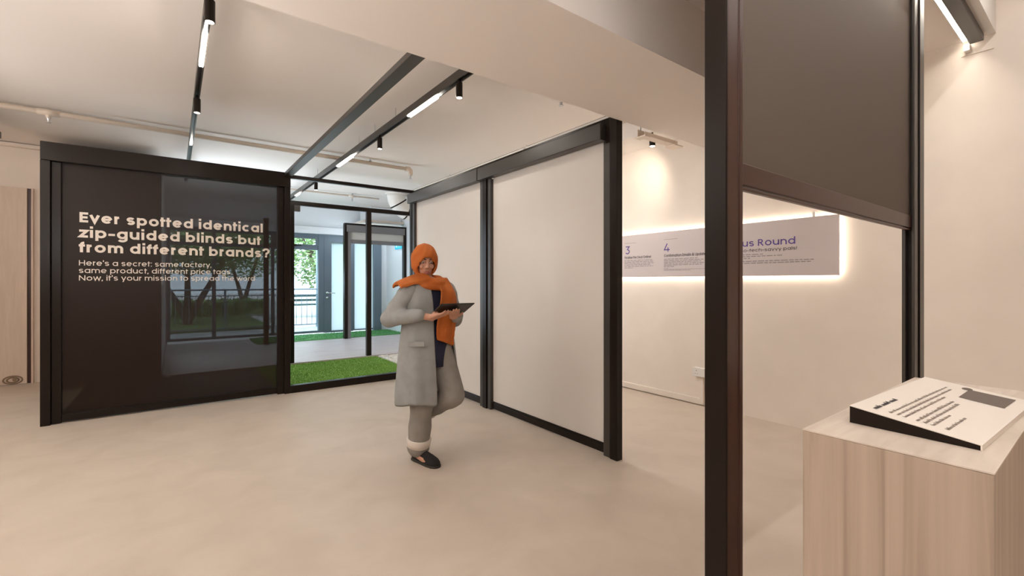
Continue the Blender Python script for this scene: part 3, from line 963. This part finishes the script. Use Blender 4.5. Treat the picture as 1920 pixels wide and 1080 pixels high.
para(bm, 0.038, (0.145,), 0.046, 0.02, 0.013)
obj('board_title', bm, M_ink, t)
bm = bmesh.new()
para(bm, 0.042, (0.49, 0.485, 0.33), 0.076, 0.0145, 0.0085)
para(bm, 0.042, (0.30, 0.275, 0.15), 0.129, 0.0145, 0.0085)
para(bm, 0.042, (0.165,), 0.184, 0.016, 0.0085)
obj('board_text', bm, M_inkmid, t)
M_sw = mat('swatch_print', (0.14, 0.11, 0.092), 0.6)
bm = bmesh.new()
bm.faces.new([bm.verts.new(mpt(*p)) for p in ((0.435, 0.122), (0.585, 0.117), (0.595, 0.215), (0.435, 0.215))])
obj('printed_swatch', bm, M_sw, t)
bm = bmesh.new()
bm.faces.new([bm.verts.new(mpt(*p)) for p in ell(0.587, 0.112, 0.022, 0.012, 0, 360)[:-1]])
obj('printed_oval', bm, M_sw, t)

# ------------------------------------------------------------------ courtyard ground
def turf(name, x0, x1, y0, y1, z, dens, hmax, m, label, seed):
    rg = random.Random(seed)
    b = B().box(x0, x1, y0, y1, 0.001, z)
    n = int((x1 - x0) * (y1 - y0) * dens)
    for _ in range(n):
        x, y = rg.uniform(x0, x1), rg.uniform(y0, y1)
        a = rg.uniform(0, math.pi)
        h = rg.uniform(0.5, 1) * hmax
        dx, dy = math.cos(a) * 0.004, math.sin(a) * 0.004
        lx, ly = rg.uniform(-.01, .01), rg.uniform(-.01, .01)
        b.quad((x - dx, y - dy, z), (x + dx, y + dy, z), (x + lx, y + ly, z + h))
    o = obj(name, b, m)
    return tag(o, label, 'grass', kind='stuff')


turf('grass', 1.0, 2.81, 6.02, 7.70, 0.03, 4200, 0.022, M_grass, 'strip of bright artificial grass between the floor sill and the deck', 1)
turf('grass', 1.35, 4.5, 10.43, 11.5, 0.07, 1500, 0.03, M_grass2, 'strip of artificial grass beyond the deck, along the courtyard door', 2)
struct('floor_dark_strip', B().box(-0.88, 0.995, 6.02, 7.70, 0.001, 0.02), bpy.data.materials['dark_behind_blind'], 'dark floor strip behind the dark blind', 'floor')  # added dark strip, keeps the lower part of the blind dark
dk = B()
y = 7.72
while y < 10.42:
    dk.box(-0.12, 4.5, y, min(y + 0.138, 10.425), 0.001, 0.05)
    y += 0.142
dk.box(-0.12, 1.34, 10.43, 11.5, 0.001, 0.05)
tag(obj('timber_deck', dk, M_deck), 'low grey brown timber deck in the indoor courtyard', 'deck')
pb = B()
rg = random.Random(4)
for _ in range(900):
    x, y = rg.uniform(2.84, 3.7), rg.uniform(6.6, 7.69)
    r = rg.uniform(0.015, 0.03)
    pb.ball((x, y, 0.02 + rg.uniform(0, .012)), (r * rg.uniform(.8, 1.3), r, r * .7), 7, 5)
pb.box(2.83, 4.5, 5.96, 7.70, 0.001, 0.015)
tag(obj('pebbles', pb, M_pebble, smooth=True), 'white pebbles beside the artificial grass', 'pebbles', kind='stuff')

# ------------------------------------------------------------------ outdoors
struct('ground', B().box(-30, 34, 11.72, 60, -0.15, -0.03), M_pave, 'pale paving outside the building', 'ground')
tag(obj('lawn', B().box(-25, 2.3, 14.6, 27, -0.03, 0.02), M_lawn), 'green lawn behind the railing outside', 'lawn', kind='stuff')
struct('wall_outer', B().box(-30, -0.25, 11.6, 11.72, -0.12, 4.5).box(4.64, 34, 11.6, 11.72, -0.12, 4.5).box(-0.3, 4.7, 11.72, 11.78, 2.46, 4.5), M_cool,
       'outer face of the building', 'wall')
t = thing('railing', 'blue grey metal railing with upright bars outside the glazing', 'railing', (3, 14.2, 0))
obj('top_rail', B().tube([(-6, 14.2, 1.10), (12, 14.2, 1.10)], 0.022, 10), M_rail, t)
obj('bottom_rail', B().box(-6, 12, 14.185, 14.215, 0.06, 0.09).box(-6, 12, 14.185, 14.215, 0.93, 0.955), M_rail, t)
for i in range(50):
    x = -2.2 + i * 0.14
    obj('bar', B().tube([(x, 14.2, 0.06), (x, 14.2, 0.95)], 0.008, 6), M_rail, t)
for x in (-3.5, -1.2, 1.1, 3.45, 5.8):
    obj('post', B().box(x - 0.025, x + 0.025, 14.18, 14.22, -0.03, 1.1), M_rail, t)
tag(obj('lamp_pole', B().tube([(3.50, 14.5, -0.03), (3.50, 14.5, 5.0)], 0.06, 14), M_pole, smooth=True), 'pale blue round pole outside, just behind the railing', 'pole')
t = thing('park_bench', 'teal slatted bench on the paving beyond the railing', 'bench', (4.7, 19.0, 0))
obj('seat', B().box(3.4, 6.4, 18.8, 19.2, 0.40, 0.46), M_bench, t)
obj('backrest', B().box(3.4, 6.4, 19.2, 19.25, 0.55, 0.64).box(3.4, 6.4, 19.2, 19.25, 0.72, 0.82), M_bench, t)
for x in (3.5, 4.9, 6.3):
    obj('leg', B().box(x - 0.04, x + 0.04, 18.85, 19.25, -0.03, 0.8), M_bench, t)


def tree(label, x, y, h, crown, seed, trunks=1, lean=0.3, low=0.4):
    rg = random.Random(seed)
    t = thing('tree', label, 'tree', (x, y, 0), 'trees outside the glazing')
    b = B()
    for k in range(trunks):
        a = rg.uniform(0, 6.28) if trunks == 1 else math.pi * k / max(1, trunks - 1)
        dx, dy = math.cos(a) * lean, math.sin(a) * lean * .4
        b.tube([(x, y, 0.022), (x, y, 0.12), (x + dx * .35, y + dy * .3, h * .18), (x + dx, y + dy, h * .45), (x + dx * 1.7, y + dy * 1.6, h * .75)], [0.13, 0.12, 0.09, 0.06, 0.03], 9)
        b.tube([(x + dx, y + dy, h * .45), (x - dx * .4, y + dy, h * .72)], [0.07, 0.03], 8)
    obj('trunk', b, M_bark, t, smooth=True)
    f = B()
    for _ in range(int(4200 * crown)):
        while True:
            p = Vector((rg.uniform(-1, 1), rg.uniform(-1, 1), rg.uniform(-1, 1)))
            if p.length < 1:
                break
        c = Vector((x, y, h * (low + 1) / 2)) + Vector((p.x * crown, p.y * crown, p.z * h * (1 - low) / 2))
        u = Vector((rg.gauss(0, 1), rg.gauss(0, 1), rg.gauss(0, .6))).normalized()
        v = u.orthogonal().normalized()
        s_ = rg.uniform(0.045, 0.10)
        f.quad(c - u * s_, c + v * s_ * .5, c + u * s_, c - v * s_ * .5)
    obj('foliage', f, M_leaf, t)


tree('low forked tree on the lawn, seen through the dark blind', 0.35, 17.0, 4.2, 2.2, 11, trunks=3, lean=0.9, low=0.36)
tree('leafy tree with leaning trunk behind the pale blue pole', 4.9, 17.8, 5.2, 2.2, 12, trunks=2, lean=0.9, low=0.17)
tree('broad tree farther off behind the bench', 10.5, 26.0, 7.0, 3.6, 13, trunks=2, lean=0.8, low=0.3)
tree('bushy tree far behind the lawn on the left', -3.5, 24.0, 6.5, 3.6, 14, trunks=2, lean=0.8, low=0.22)
tree('dark green tree far behind the lawn on the right', 3.0, 28.0, 7.0, 2.8, 15, trunks=2, lean=0.8, low=0.2)
hd = B()
rg = random.Random(9)
for _ in range(5000):
    c = Vector((rg.uniform(-12, 3.0), rg.uniform(20.3, 21.0), rg.uniform(0.15, 0.62)))
    u = Vector((rg.gauss(0, 1), rg.gauss(0, 1), rg.gauss(0, 1))).normalized()
    v = u.orthogonal().normalized()
    s_ = rg.uniform(.05, .12)
    hd.quad(c - u * s_, c + v * s_ * .6, c + u * s_, c - v * s_ * .6)
hd.box(-12, 3.0, 20.4, 20.9, 0.022, 0.55)
tag(obj('hedge', hd, M_leaf), 'low clipped hedge along the far side of the lawn', 'hedge')

# ------------------------------------------------------------------ the walking person
FW = Vector((0.2, -0.98, 0)).normalized()      # facing
LF = Vector((0.98, 0.2, 0)).normalized()       # the person's left
O = Vector((1.53, 3.10, 0))


def P(l, f, z):
    return O + LF * l + FW * f + Vector((0, 0, z))


BASIS = Matrix((LF, FW, Vector((0, 0, 1)))).transposed()
M_skin = mat('skin', (0.52, 0.27, 0.18), 0.5)
M_coat = noisy('grey_coat', (0.27, 0.275, 0.27), (0.32, 0.325, 0.32), nscale=11, rough=0.85, spec=0.15, bump=0.35)
M_trouser = noisy('grey_trousers', (0.25, 0.235, 0.215), (0.29, 0.27, 0.25), nscale=14, rough=0.85, spec=0.15)
M_cuff = mat('white_cuff', (0.66, 0.60, 0.54), 0.8)
M_hijab = noisy('orange_scarf', (0.41, 0.10, 0.018), (0.50, 0.145, 0.033), nscale=9, rough=0.75, spec=0.2)
M_navy = mat('navy_top', (0.012, 0.014, 0.040), 0.8)
M_shoe = mat('black_suede', (0.008, 0.007, 0.007), 0.85)
M_tablet = mat('tablet_case', (0.02, 0.018, 0.018), 0.4)

person = thing('person', 'person in a long grey coat and orange headscarf walking with a tablet', 'person', tuple(O))


def remesh(o, vox, smooth=6):
    m = o.modifiers.new('skin', 'REMESH')
    m.mode = 'VOXEL'
    m.voxel_size = vox
    m.use_smooth_shade = True
    s_ = o.modifiers.new('soft', 'SMOOTH')
    s_.factor = 0.5
    s_.iterations = smooth


# joints
HIPR, HIPL = P(-0.085, 0.0, 0.84), P(0.085, 0.0, 0.84)
KNR, KNL = P(-0.085, 0.035, 0.46), P(0.09, 0.18, 0.485)
ANR, ANL = P(-0.08, -0.02, 0.085), P(0.085, -0.18, 0.30)
SHR, SHL = P(-0.168, 0.0, 1.262), P(0.168, 0.01, 1.262)
ELR, ELL = P(-0.268, -0.10, 1.055), P(0.235, 0.02, 1.03)
WRR, WRL = P(-0.19, 0.13, 1.085), P(0.085, 0.22, 1.075)
HEAD = P(-0.025, -0.015, 1.462)
ht = R(24)     # head turned a little towards the viewer's side
HB = BASIS @ Matrix.Rotation(ht, 3, 'Z') @ Matrix.Rotation(R(-14), 3, 'X')


def hp(l, f, z):
    return HEAD + HB @ Vector((l, f, z))


# tablet frame: u across (person's left), v away from the body, n up
TC = P(-0.03, 0.315, 1.135)
TU = (LF * 0.96 + FW * 0.28).normalized()
TV0 = (FW * 0.88 - LF * 0.26 + Vector((0, 0, 0.40)))
TV = (TV0 - TU * TV0.dot(TU)).normalized()
TN = TU.cross(TV).normalized()
if TN.z < 0:
    TN = -TN


def tp(u, v, n):
    return TC + TU * u + TV * v + TN * n


b = B()
b.limb([(HIPR, 0.085), (KNR, 0.056), (ANR, 0.036), (ANR + Vector((0, 0, -0.02)), 0.034)])
b.limb([(HIPL, 0.085), (KNL, 0.056), (ANL, 0.036)])
b.limb([(P(-0.08, -0.03, 0.045), 0.032), (P(-0.085, 0.07, 0.035), 0.032), (P(-0.09, 0.13, 0.03), 0.024)])
b.limb([(ANL + Vector((0, 0, -.01)), 0.034), (ANL + FW * 0.005 + Vector((0, 0, -.10)), 0.030), (ANL + FW * 0.02 + Vector((0, 0, -0.16)), 0.022)])
b.ball(P(0, -0.01, 0.87), (0.155, 0.105, 0.12), 20, 12, BASIS)
b.ball(P(0, 0, 1.02), (0.128, 0.09, 0.16), 20, 12, BASIS)
b.ball(P(0, 0.0, 1.20), (0.155, 0.105, 0.16), 20, 12, BASIS)
b.limb([(SHR, 0.058), (SHL, 0.058)])
b.limb([(P(0, 0, 1.26), 0.06), (P(-0.015, -0.015, 1.36), 0.044), (HEAD + Vector((0, 0, -0.05)) - FW * 0.02, 0.044)])
b.limb([(SHR, 0.055), (ELR, 0.040), (WRR, 0.027)])
b.limb([(SHL, 0.055), (ELL, 0.040), (WRL, 0.027)])
# head with jaw, nose, brow, cheeks, ears
b.ball(hp(0, -0.012, 0.035), (0.072, 0.092, 0.088), 22, 14, HB)
b.ball(hp(0, 0.018, -0.035), (0.056, 0.066, 0.080), 20, 12, HB)
b.limb([(hp(0, 0.088, 0.020), 0.009), (hp(0, 0.104, -0.012), 0.012)])
b.ball(hp(0.011, 0.094, -0.018), 0.009)
b.ball(hp(-0.011, 0.094, -0.018), 0.009)
b.limb([(hp(-0.045, 0.066, 0.036), 0.010), (hp(0, 0.080, 0.036), 0.010), (hp(0.045, 0.066, 0.036), 0.010)])
b.ball(hp(0.035, 0.062, -0.015), 0.022)
b.ball(hp(-0.035, 0.062, -0.015), 0.022)
b.ball(hp(0, 0.072, -0.092), (0.022, 0.018, 0.016), 12, 8, HB)
for s_ in (-1, 1):
    b.ball(hp(s_ * 0.074, -0.01, 0.0), (0.010, 0.018, 0.03), 10, 8, HB)


def hand(b, wrist, palm, axis, across, down, curls, thumb_to, flip):
    """palm centre, axis = finger direction, across = towards the little finger, down = palm normal"""
    b.limb([(wrist, 0.026), (palm - axis * 0.025, 0.024)])
    for k in (-1, 0, 1):
        b.limb([(palm - axis * 0.03 + across * k * 0.018, 0.015), (palm + axis * 0.035 + across * k * 0.023, 0.0135)])
    for k, (L, c) in enumerate(zip((0.072, 0.080, 0.075, 0.058), curls)):
        root = palm + axis * (0.040 - 0.004 * abs(k - 1)) + across * ((k - 1.5) * 0.0195)
        pts = [(root, 0.0092)]
        d = axis.copy()
        p = root
        for q, (fr, rad) in enumerate(((0.45, 0.0085), (0.30, 0.008), (0.25, 0.007))):
            ang = c[q]
            d = (d * math.cos(ang) + down * math.sin(ang)) if q == 0 else (Matrix.Rotation(0, 3, 'Z') @ (axis * math.cos(sum(c[:q + 1])) + down * math.sin(sum(c[:q + 1]))))
            p = p + d.normalized() * L * fr
            pts.append((p, rad))
        b.limb(pts, 10)
    th0 = palm - axis * 0.02 - across * 0.026
    mid = th0.lerp(thumb_to, 0.5) - across * 0.012
    b.limb([(th0, 0.0125), (mid, 0.0105), (thumb_to, 0.009)], 10)


# right hand holds the near corner of the tablet from the side, left hand carries it from below
pr = tp(-0.110, -0.075, -0.030)
hand(b, WRR, pr, (TU * 0.55 + TV * 0.83).normalized(), (TU * 0.83 - TV * 0.55).normalized() * 1.0, TN,
     ((-0.25, 0.35, 0.35), (-0.2, 0.3, 0.3), (-0.2, 0.3, 0.3), (-0.15, 0.3, 0.3)), tp(-0.075, -0.045, 0.013), 1)
pl_ = tp(0.02, -0.055, -0.034)
hand(b, WRL, pl_, (TV * 0.95 - TU * 0.3).normalized(), (TU * -0.95 - TV * 0.3).normalized(), TN,
     ((-0.1, 0.2, 0.2), (-0.1, 0.2, 0.15), (-0.1, 0.2, 0.2), (-0.1, 0.25, 0.25)), tp(0.088, -0.05, -0.02), -1)
body = obj('body', b, M_skin, person)
remesh(body, 0.0048, 3)
# eyes, brows, lips
for s_ in (-1, 1):
    obj('eye', B().ball(hp(s_ * 0.029, 0.074, 0.018), (0.0125, 0.008, 0.0050), 12, 8, HB), mat('eye_white', (0.6, 0.56, 0.52), 0.3), person, smooth=True)
    obj('iris', B().ball(hp(s_ * 0.029, 0.0805, 0.016), (0.005, 0.003, 0.005), 10, 8, HB), mat('iris_brown', (0.02, 0.012, 0.008), 0.3), person, smooth=True)
    obj('eyebrow', B().tube([hp(s_ * 0.012, 0.090, 0.040), hp(s_ * 0.03, 0.088, 0.046), hp(s_ * 0.048, 0.074, 0.040)], [0.003, 0.0035, 0.002], 8), mat('brow_hair', (0.03, 0.018, 0.012), 0.8), person, smooth=True)
obj('lips', B().limb([(hp(-0.021, 0.079, -0.055), 0.004), (hp(0, 0.087, -0.052), 0.0062), (hp(0.021, 0.079, -0.055), 0.004)])
    .limb([(hp(-0.015, 0.080, -0.062), 0.005), (hp(0, 0.085, -0.063), 0.0068), (hp(0.015, 0.080, -0.062), 0.005)]), mat('lip_skin', (0.42, 0.14, 0.11), 0.45), person, smooth=True)

# navy tunic
def loft(zs, prm, n=40, a0=0.0, a1=360.0, fold=0.0, nf=7, ph=0.0):
    rings = []
    for z, (cl, cf, a, d) in zip(zs, prm):
        row = []
        for k in range(n):
            t_ = R(a0 + (a1 - a0) * k / (n if a1 - a0 >= 360 else n - 1))
            m = 1 + fold * math.sin(nf * t_ + ph + z * 3) * max(0, min(1, (1.15 - z) / .6))
            row.append(P(cl + a * m * math.sin(t_), cf + d * m * math.cos(t_), z))
        rings.append(row)
    return rings


b = B().rings(loft((0.70, 0.80, 0.90, 1.02, 1.15, 1.27, 1.33), ((0.01, 0.02, .165, .125), (0.005, .01, .165, .122), (0, 0, .165, .118), (0, 0, .142, .105), (0, .005, .165, .118), (0, 0, .165, .108), (0, 0.005, .10, .082)), fold=0.03))
obj('navy_tunic', b, M_navy, person, smooth=True)
# coat: open in front, knee length, with sleeves
zs = (0.44, 0.56, 0.70, 0.84, 0.97, 1.08, 1.18, 1.255, 1.305, 1.335)
prm = ((0.0, -0.01, .252, .200), (0, -.01, .243, .190), (0, -.01, .230, .178), (0, -.012, .214, .165), (0, -.01, .196, .150), (0, -.005, .190, .142), (0, 0, .196, .138), (0, -.002, .200, .118), (0, -.005, .155, .092), (0, -.005, .085, .07))
rings = []
for i, (z, (cl, cf, a, d)) in enumerate(zip(zs, prm)):
    row = []
    k_ = max(0, min(1, (1.2 - z) / .7))
    op_r = 18 - 4 * k_      # right flap edge stays close to the middle
    op_l = 30 + 18 * k_     # left flap swings open
    n = 60
    for k in range(n):
        t_ = R(op_l + (360 - op_r - op_l) * k / (n - 1))
        m = 1 + 0.035 * k_ * math.sin(8 * t_ + 1.3 + z * 2.2) + 0.018 * k_ * math.sin(15 * t_ + z * 4)
        ed = 0.0
        row.append(P(cl + (a * m + ed) * math.sin(t_), cf + d * m * math.cos(t_), z + 0.008 * math.sin(5 * t_)))
    rings.append(row)
b = B()
b.rings(rings, cap=False, closed=False)
coat = obj('coat', b, M_coat, person, smooth=True)
sm = coat.modifiers.new('cloth', 'SOLIDIFY')
sm.thickness = 0.012
sm.offset = 1
sb = coat.modifiers.new('soft', 'SUBSURF')
sb.levels = sb.render_levels = 1


def sleeve(sh, el, wr, out):
    pts, rad = [], []
    seq = [(sh + out * -0.05 , 0.066), (sh, 0.070)]
    for k in range(1, 6):
        seq.append((sh.lerp(el, k / 6), 0.074 - 0.010 * k / 6 + 0.003 * math.sin(k * 2.1)))
    seq += [(el + (el - (sh + wr) / 2).normalized() * 0.004, 0.066)]
    for k in range(1, 6):
        seq.append((el.lerp(wr, k / 6), 0.062 - 0.014 * k / 6 + 0.003 * math.sin(k * 2.9)))
    seq += [(wr + (wr - el).normalized() * 0.0, 0.046), (wr + (wr - el).normalized() * 0.012, 0.045)]
    b = B().limb(seq, 16)
    o = obj('coat_sleeve', b, M_coat, person)
    remesh(o, 0.009, 5)


sleeve(SHR + Vector((0, 0, -.01)), ELR, WRR, -LF)
sleeve(SHL + Vector((0, 0, -.01)), ELL, WRL, LF)
# coat collar edge and pocket flap
obj('pocket_flap', B().prism([P(-0.222, 0.055, 0.90), P(-0.150, 0.145, 0.90), P(-0.150, 0.147, 0.865), P(-0.224, 0.056, 0.865)], tuple(FW * 0.006 - LF * 0.006)), M_coat, person)

# trousers
def leg(hip, kn, an, cuff, r0=0.105, r1=0.083, r2=0.082):
    seq = []
    for k in range(7):
        seq.append((hip.lerp(kn, k / 6), r0 + (r1 - r0) * k / 6))
    for k in range(1, 8):
        q = kn.lerp(an, k / 7 * 0.93)
        seq.append((q, r1 + (r2 - r1) * k / 7 + 0.004 * math.sin(k * 1.9)))
    return seq


b = B().limb(leg(HIPR, KNR, ANR, 0), 18).limb(leg(HIPL, KNL, ANL, 0, 0.105, 0.085, 0.075), 18)
b.ball(P(0, -0.01, 0.88), (0.175, 0.125, 0.13), 20, 12, BASIS)
tr = obj('trousers', b, M_trouser, person)
remesh(tr, 0.010, 5)
for an, kn, r in ((ANR, KNR, 0.086), (ANL, KNL, 0.078)):
    d = (kn - an).normalized()
    c0 = an + d * 0.025
    obj('trouser_cuff', B().tube([c0, c0 + d * 0.004, c0 + d * 0.06, c0 + d * 0.064], [r * .9, r * 0.97, r * 1.06, r], 26), M_cuff, person, smooth=True)


# shoes
def shoe(heel, fwd, up, label=None):
    side = fwd.cross(up).normalized()
    q = lambda f, s_, z: heel + fwd * f + side * s_ + up * z
    st = ((-0.01, .026, .050, .048), (0.02, .034, .062, .058), (0.07, .037, .068, .060), (0.12, .041, .066, .052), (0.17, .046, .052, .042), (0.21, .043, .040, .034), (0.238, .030, .028, .026), (0.250, .012, .018, .018))
    rings = []
    for f_, hw, hh, c in st:
        row = []
        for k in range(20):
            a = 2 * math.pi * k / 20
            z = math.sin(a)
            row.append(q(f_, hw * math.cos(a), 0.022 + (hh if z > 0 else 0.014) * (abs(z) ** .8) * (1 if z > 0 else -1)))
        rings.append(row)
    s_ = obj('shoe', B().rings(rings), M_shoe, person, smooth=True)
    sr = []
    for z in (0.0, 0.004, 0.014, 0.016):
        k_ = 1.06 if 0 < z < .016 else 1.02
        pts = [(f_, hw * k_) for f_, hw, *_ in st]
        row = [q(f_ + (0.006 if f_ > .2 else (-0.006 if f_ < 0 else 0)), hw, z) for f_, hw in pts] + [q(f_ + (0.006 if f_ > .2 else (-.006 if f_ < 0 else 0)), -hw, z) for f_, hw in pts[::-1]]
        sr.append(row)
    obj('shoe_sole', B().rings(sr), mat('dark_sole', (0.03, 0.025, 0.02), 0.6), s_)
    obj('shoe_buckle', B().tube([q(0.10, -0.040, 0.062), q(0.10, -0.044, 0.060)], 0.008, 10), mat('brass', (0.6, 0.35, 0.1), 0.3, metal=1), s_)


sf = (FW * 0.99 + LF * 0.06).normalized()
shoe(P(-0.08, -0.055, 0.0), sf, Vector((0, 0, 1)))
sf2 = (FW * 0.22 + Vector((0, 0, -0.97))).normalized()
up2 = (FW * 0.97 + Vector((0, 0, 0.22))).normalized()
shoe(ANL - sf2 * 0.045 - up2 * 0.065, sf2, up2)

# headscarf
b = B()
n = 40
shell_o, shell_i = [], []
for j in range(0, 19):
    th_ = R(4 + j * (150 - 4) / 18)
    ro, ri = [], []
    for k in range(n):
        ph = 2 * math.pi * k / n
        fold = 1 + 0.015 * math.sin(9 * ph + j * .7) + 0.012 * math.sin(j * 1.3 + 2 * ph)
        for rr_, lst in ((fold, ro), (0.86, ri)):
            lst.append((rr_ * 0.100 * math.sin(th_) * math.sin(ph), -0.010 + rr_ * 0.118 * math.sin(th_) * math.cos(ph), 0.012 + rr_ * 0.130 * math.cos(th_)))
    shell_o.append(ro)
    shell_i.append(ri)


def facehole(v):
    x, y, z = v
    return y > 0.02 and (x / 0.066) ** 2 + ((z + 0.022) / 0.084) ** 2 < 1


vo = [[b.bm.verts.new(hp(*p)) for p in r] for r in shell_o]
vi = [[b.bm.verts.new(hp(*p)) for p in r] for r in shell_i]
solid = {}
for j in range(18):
    for k in range(n):
        k2 = (k + 1) % n
        c = [sum(shell_o[a][b2][q] for a, b2 in ((j, k), (j, k2), (j + 1, k), (j + 1, k2))) / 4 for q in range(3)]
        solid[j, k] = not facehole(c)
for j in range(18):
    for k in range(n):
        if not solid[j, k]:
            continue
        k2 = (k + 1) % n
        b.bm.faces.new((vo[j][k], vo[j][k2], vo[j + 1][k2], vo[j + 1][k]))
        b.bm.faces.new((vi[j][k], vi[j + 1][k], vi[j + 1][k2], vi[j][k2]))
        for (dj, dk, e) in ((0, 1, ((j, k2), (j + 1, k2))), (0, -1, ((j + 1, k), (j, k))), (1, 0, ((j + 1, k2), (j + 1, k))), (-1, 0, ((j, k), (j, k2)))):
            jj, kk = j + dj, (k + dk) % n
            if not solid.get((jj, kk), False):
                (a1, b1), (a2, b2) = e
                b.bm.faces.new((vo[a1][b1], vi[a1][b1], vi[a2][b2], vo[a2][b2]))
b.bm.faces.new(vo[0])
b.bm.faces.new(vi[0][::-1])
# wraps round the neck
for (z, a, d, r, tx, ty) in ((1.338, .070, .080, .022, .010, .012), (1.318, .090, .090, .025, -.02, .016), (1.300, .107, .100, .025, .012, -.012), (1.284, .130, .107, .024, -.01, .014)):
    pts = []
    for k in range(25):
        t_ = 2 * math.pi * k / 24
        pts.append(P(a * math.sin(t_), 0.015 + d * math.cos(t_), z + tx * math.sin(t_) - ty * math.cos(t_) * .6))
    b.tube(pts, r, 10, cap=False)
# shawl over the right shoulder with a pointed end
shl = []
for k in range(9):
    u = k / 8
    row = []
    for q in range(9):
        v = q / 8 - 0.5
        l = -0.05 - 0.225 * u
        f_ = v * (0.24 - 0.13 * u) - 0.01
        z = 1.378 - 0.050 * u - 0.02 * u * u - 0.19 * v * v * (1 - u * .4)
        row.append((l, f_, z))
    shl.append(row)
top = [[P(*p) + Vector((0, 0, 0.012)) for p in r] for r in shl]
bot = [[P(*p) - Vector((0, 0, 0.014)) for p in r] for r in shl]
loopv = [t_ + bb[::-1] for t_, bb in zip(top, bot)]
b.rings(loopv)
# hanging tail down the front
rings = []
for k in range(15):
    u = k / 14
    z = 1.350 - 0.478 * u
    w_ = 0.062 + 0.022 * math.sin(u * 3.0) + 0.014 * u
    cl = 0.055 - 0.015 * u + 0.012 * math.sin(u * 6)
    cf = 0.085 + 0.045 * min(1, u * 5) + 0.028 * math.sin(u * math.pi) + 0.02 * u
    row = []
    for q in range(14):
        a = 2 * math.pi * q / 14
        x = math.cos(a)
        row.append(P(cl + w_ * x, cf + 0.016 * math.sin(a) + 0.010 * math.sin(x * 5 + u * 2), z - 0.03 * u * x))
    rings.append(row)
b.rings(rings)
hj = obj('headscarf', b, M_hijab, person)
remesh(hj, 0.006, 6)

# tablet in the hands
t = thing('tablet', 'thin black tablet held flat in both hands by the walking person', 'tablet', tuple(TC))
def slab(u0, u1, v0, v1, n0, n1):
    return B().prism([tp(u0, v0, n0), tp(u1, v0, n0), tp(u1, v1, n0), tp(u0, v1, n0)], tuple(TN * (n1 - n0)))
obj('case', slab(-0.125, 0.125, -0.09, 0.09, -0.005, 0.003), M_tablet, t, bevel=0.003)
obj('screen', slab(-0.115, 0.115, -0.08, 0.08, 0.003, 0.0035), mat('tablet_screen', (0.05, 0.05, 0.06), 0.1), t)
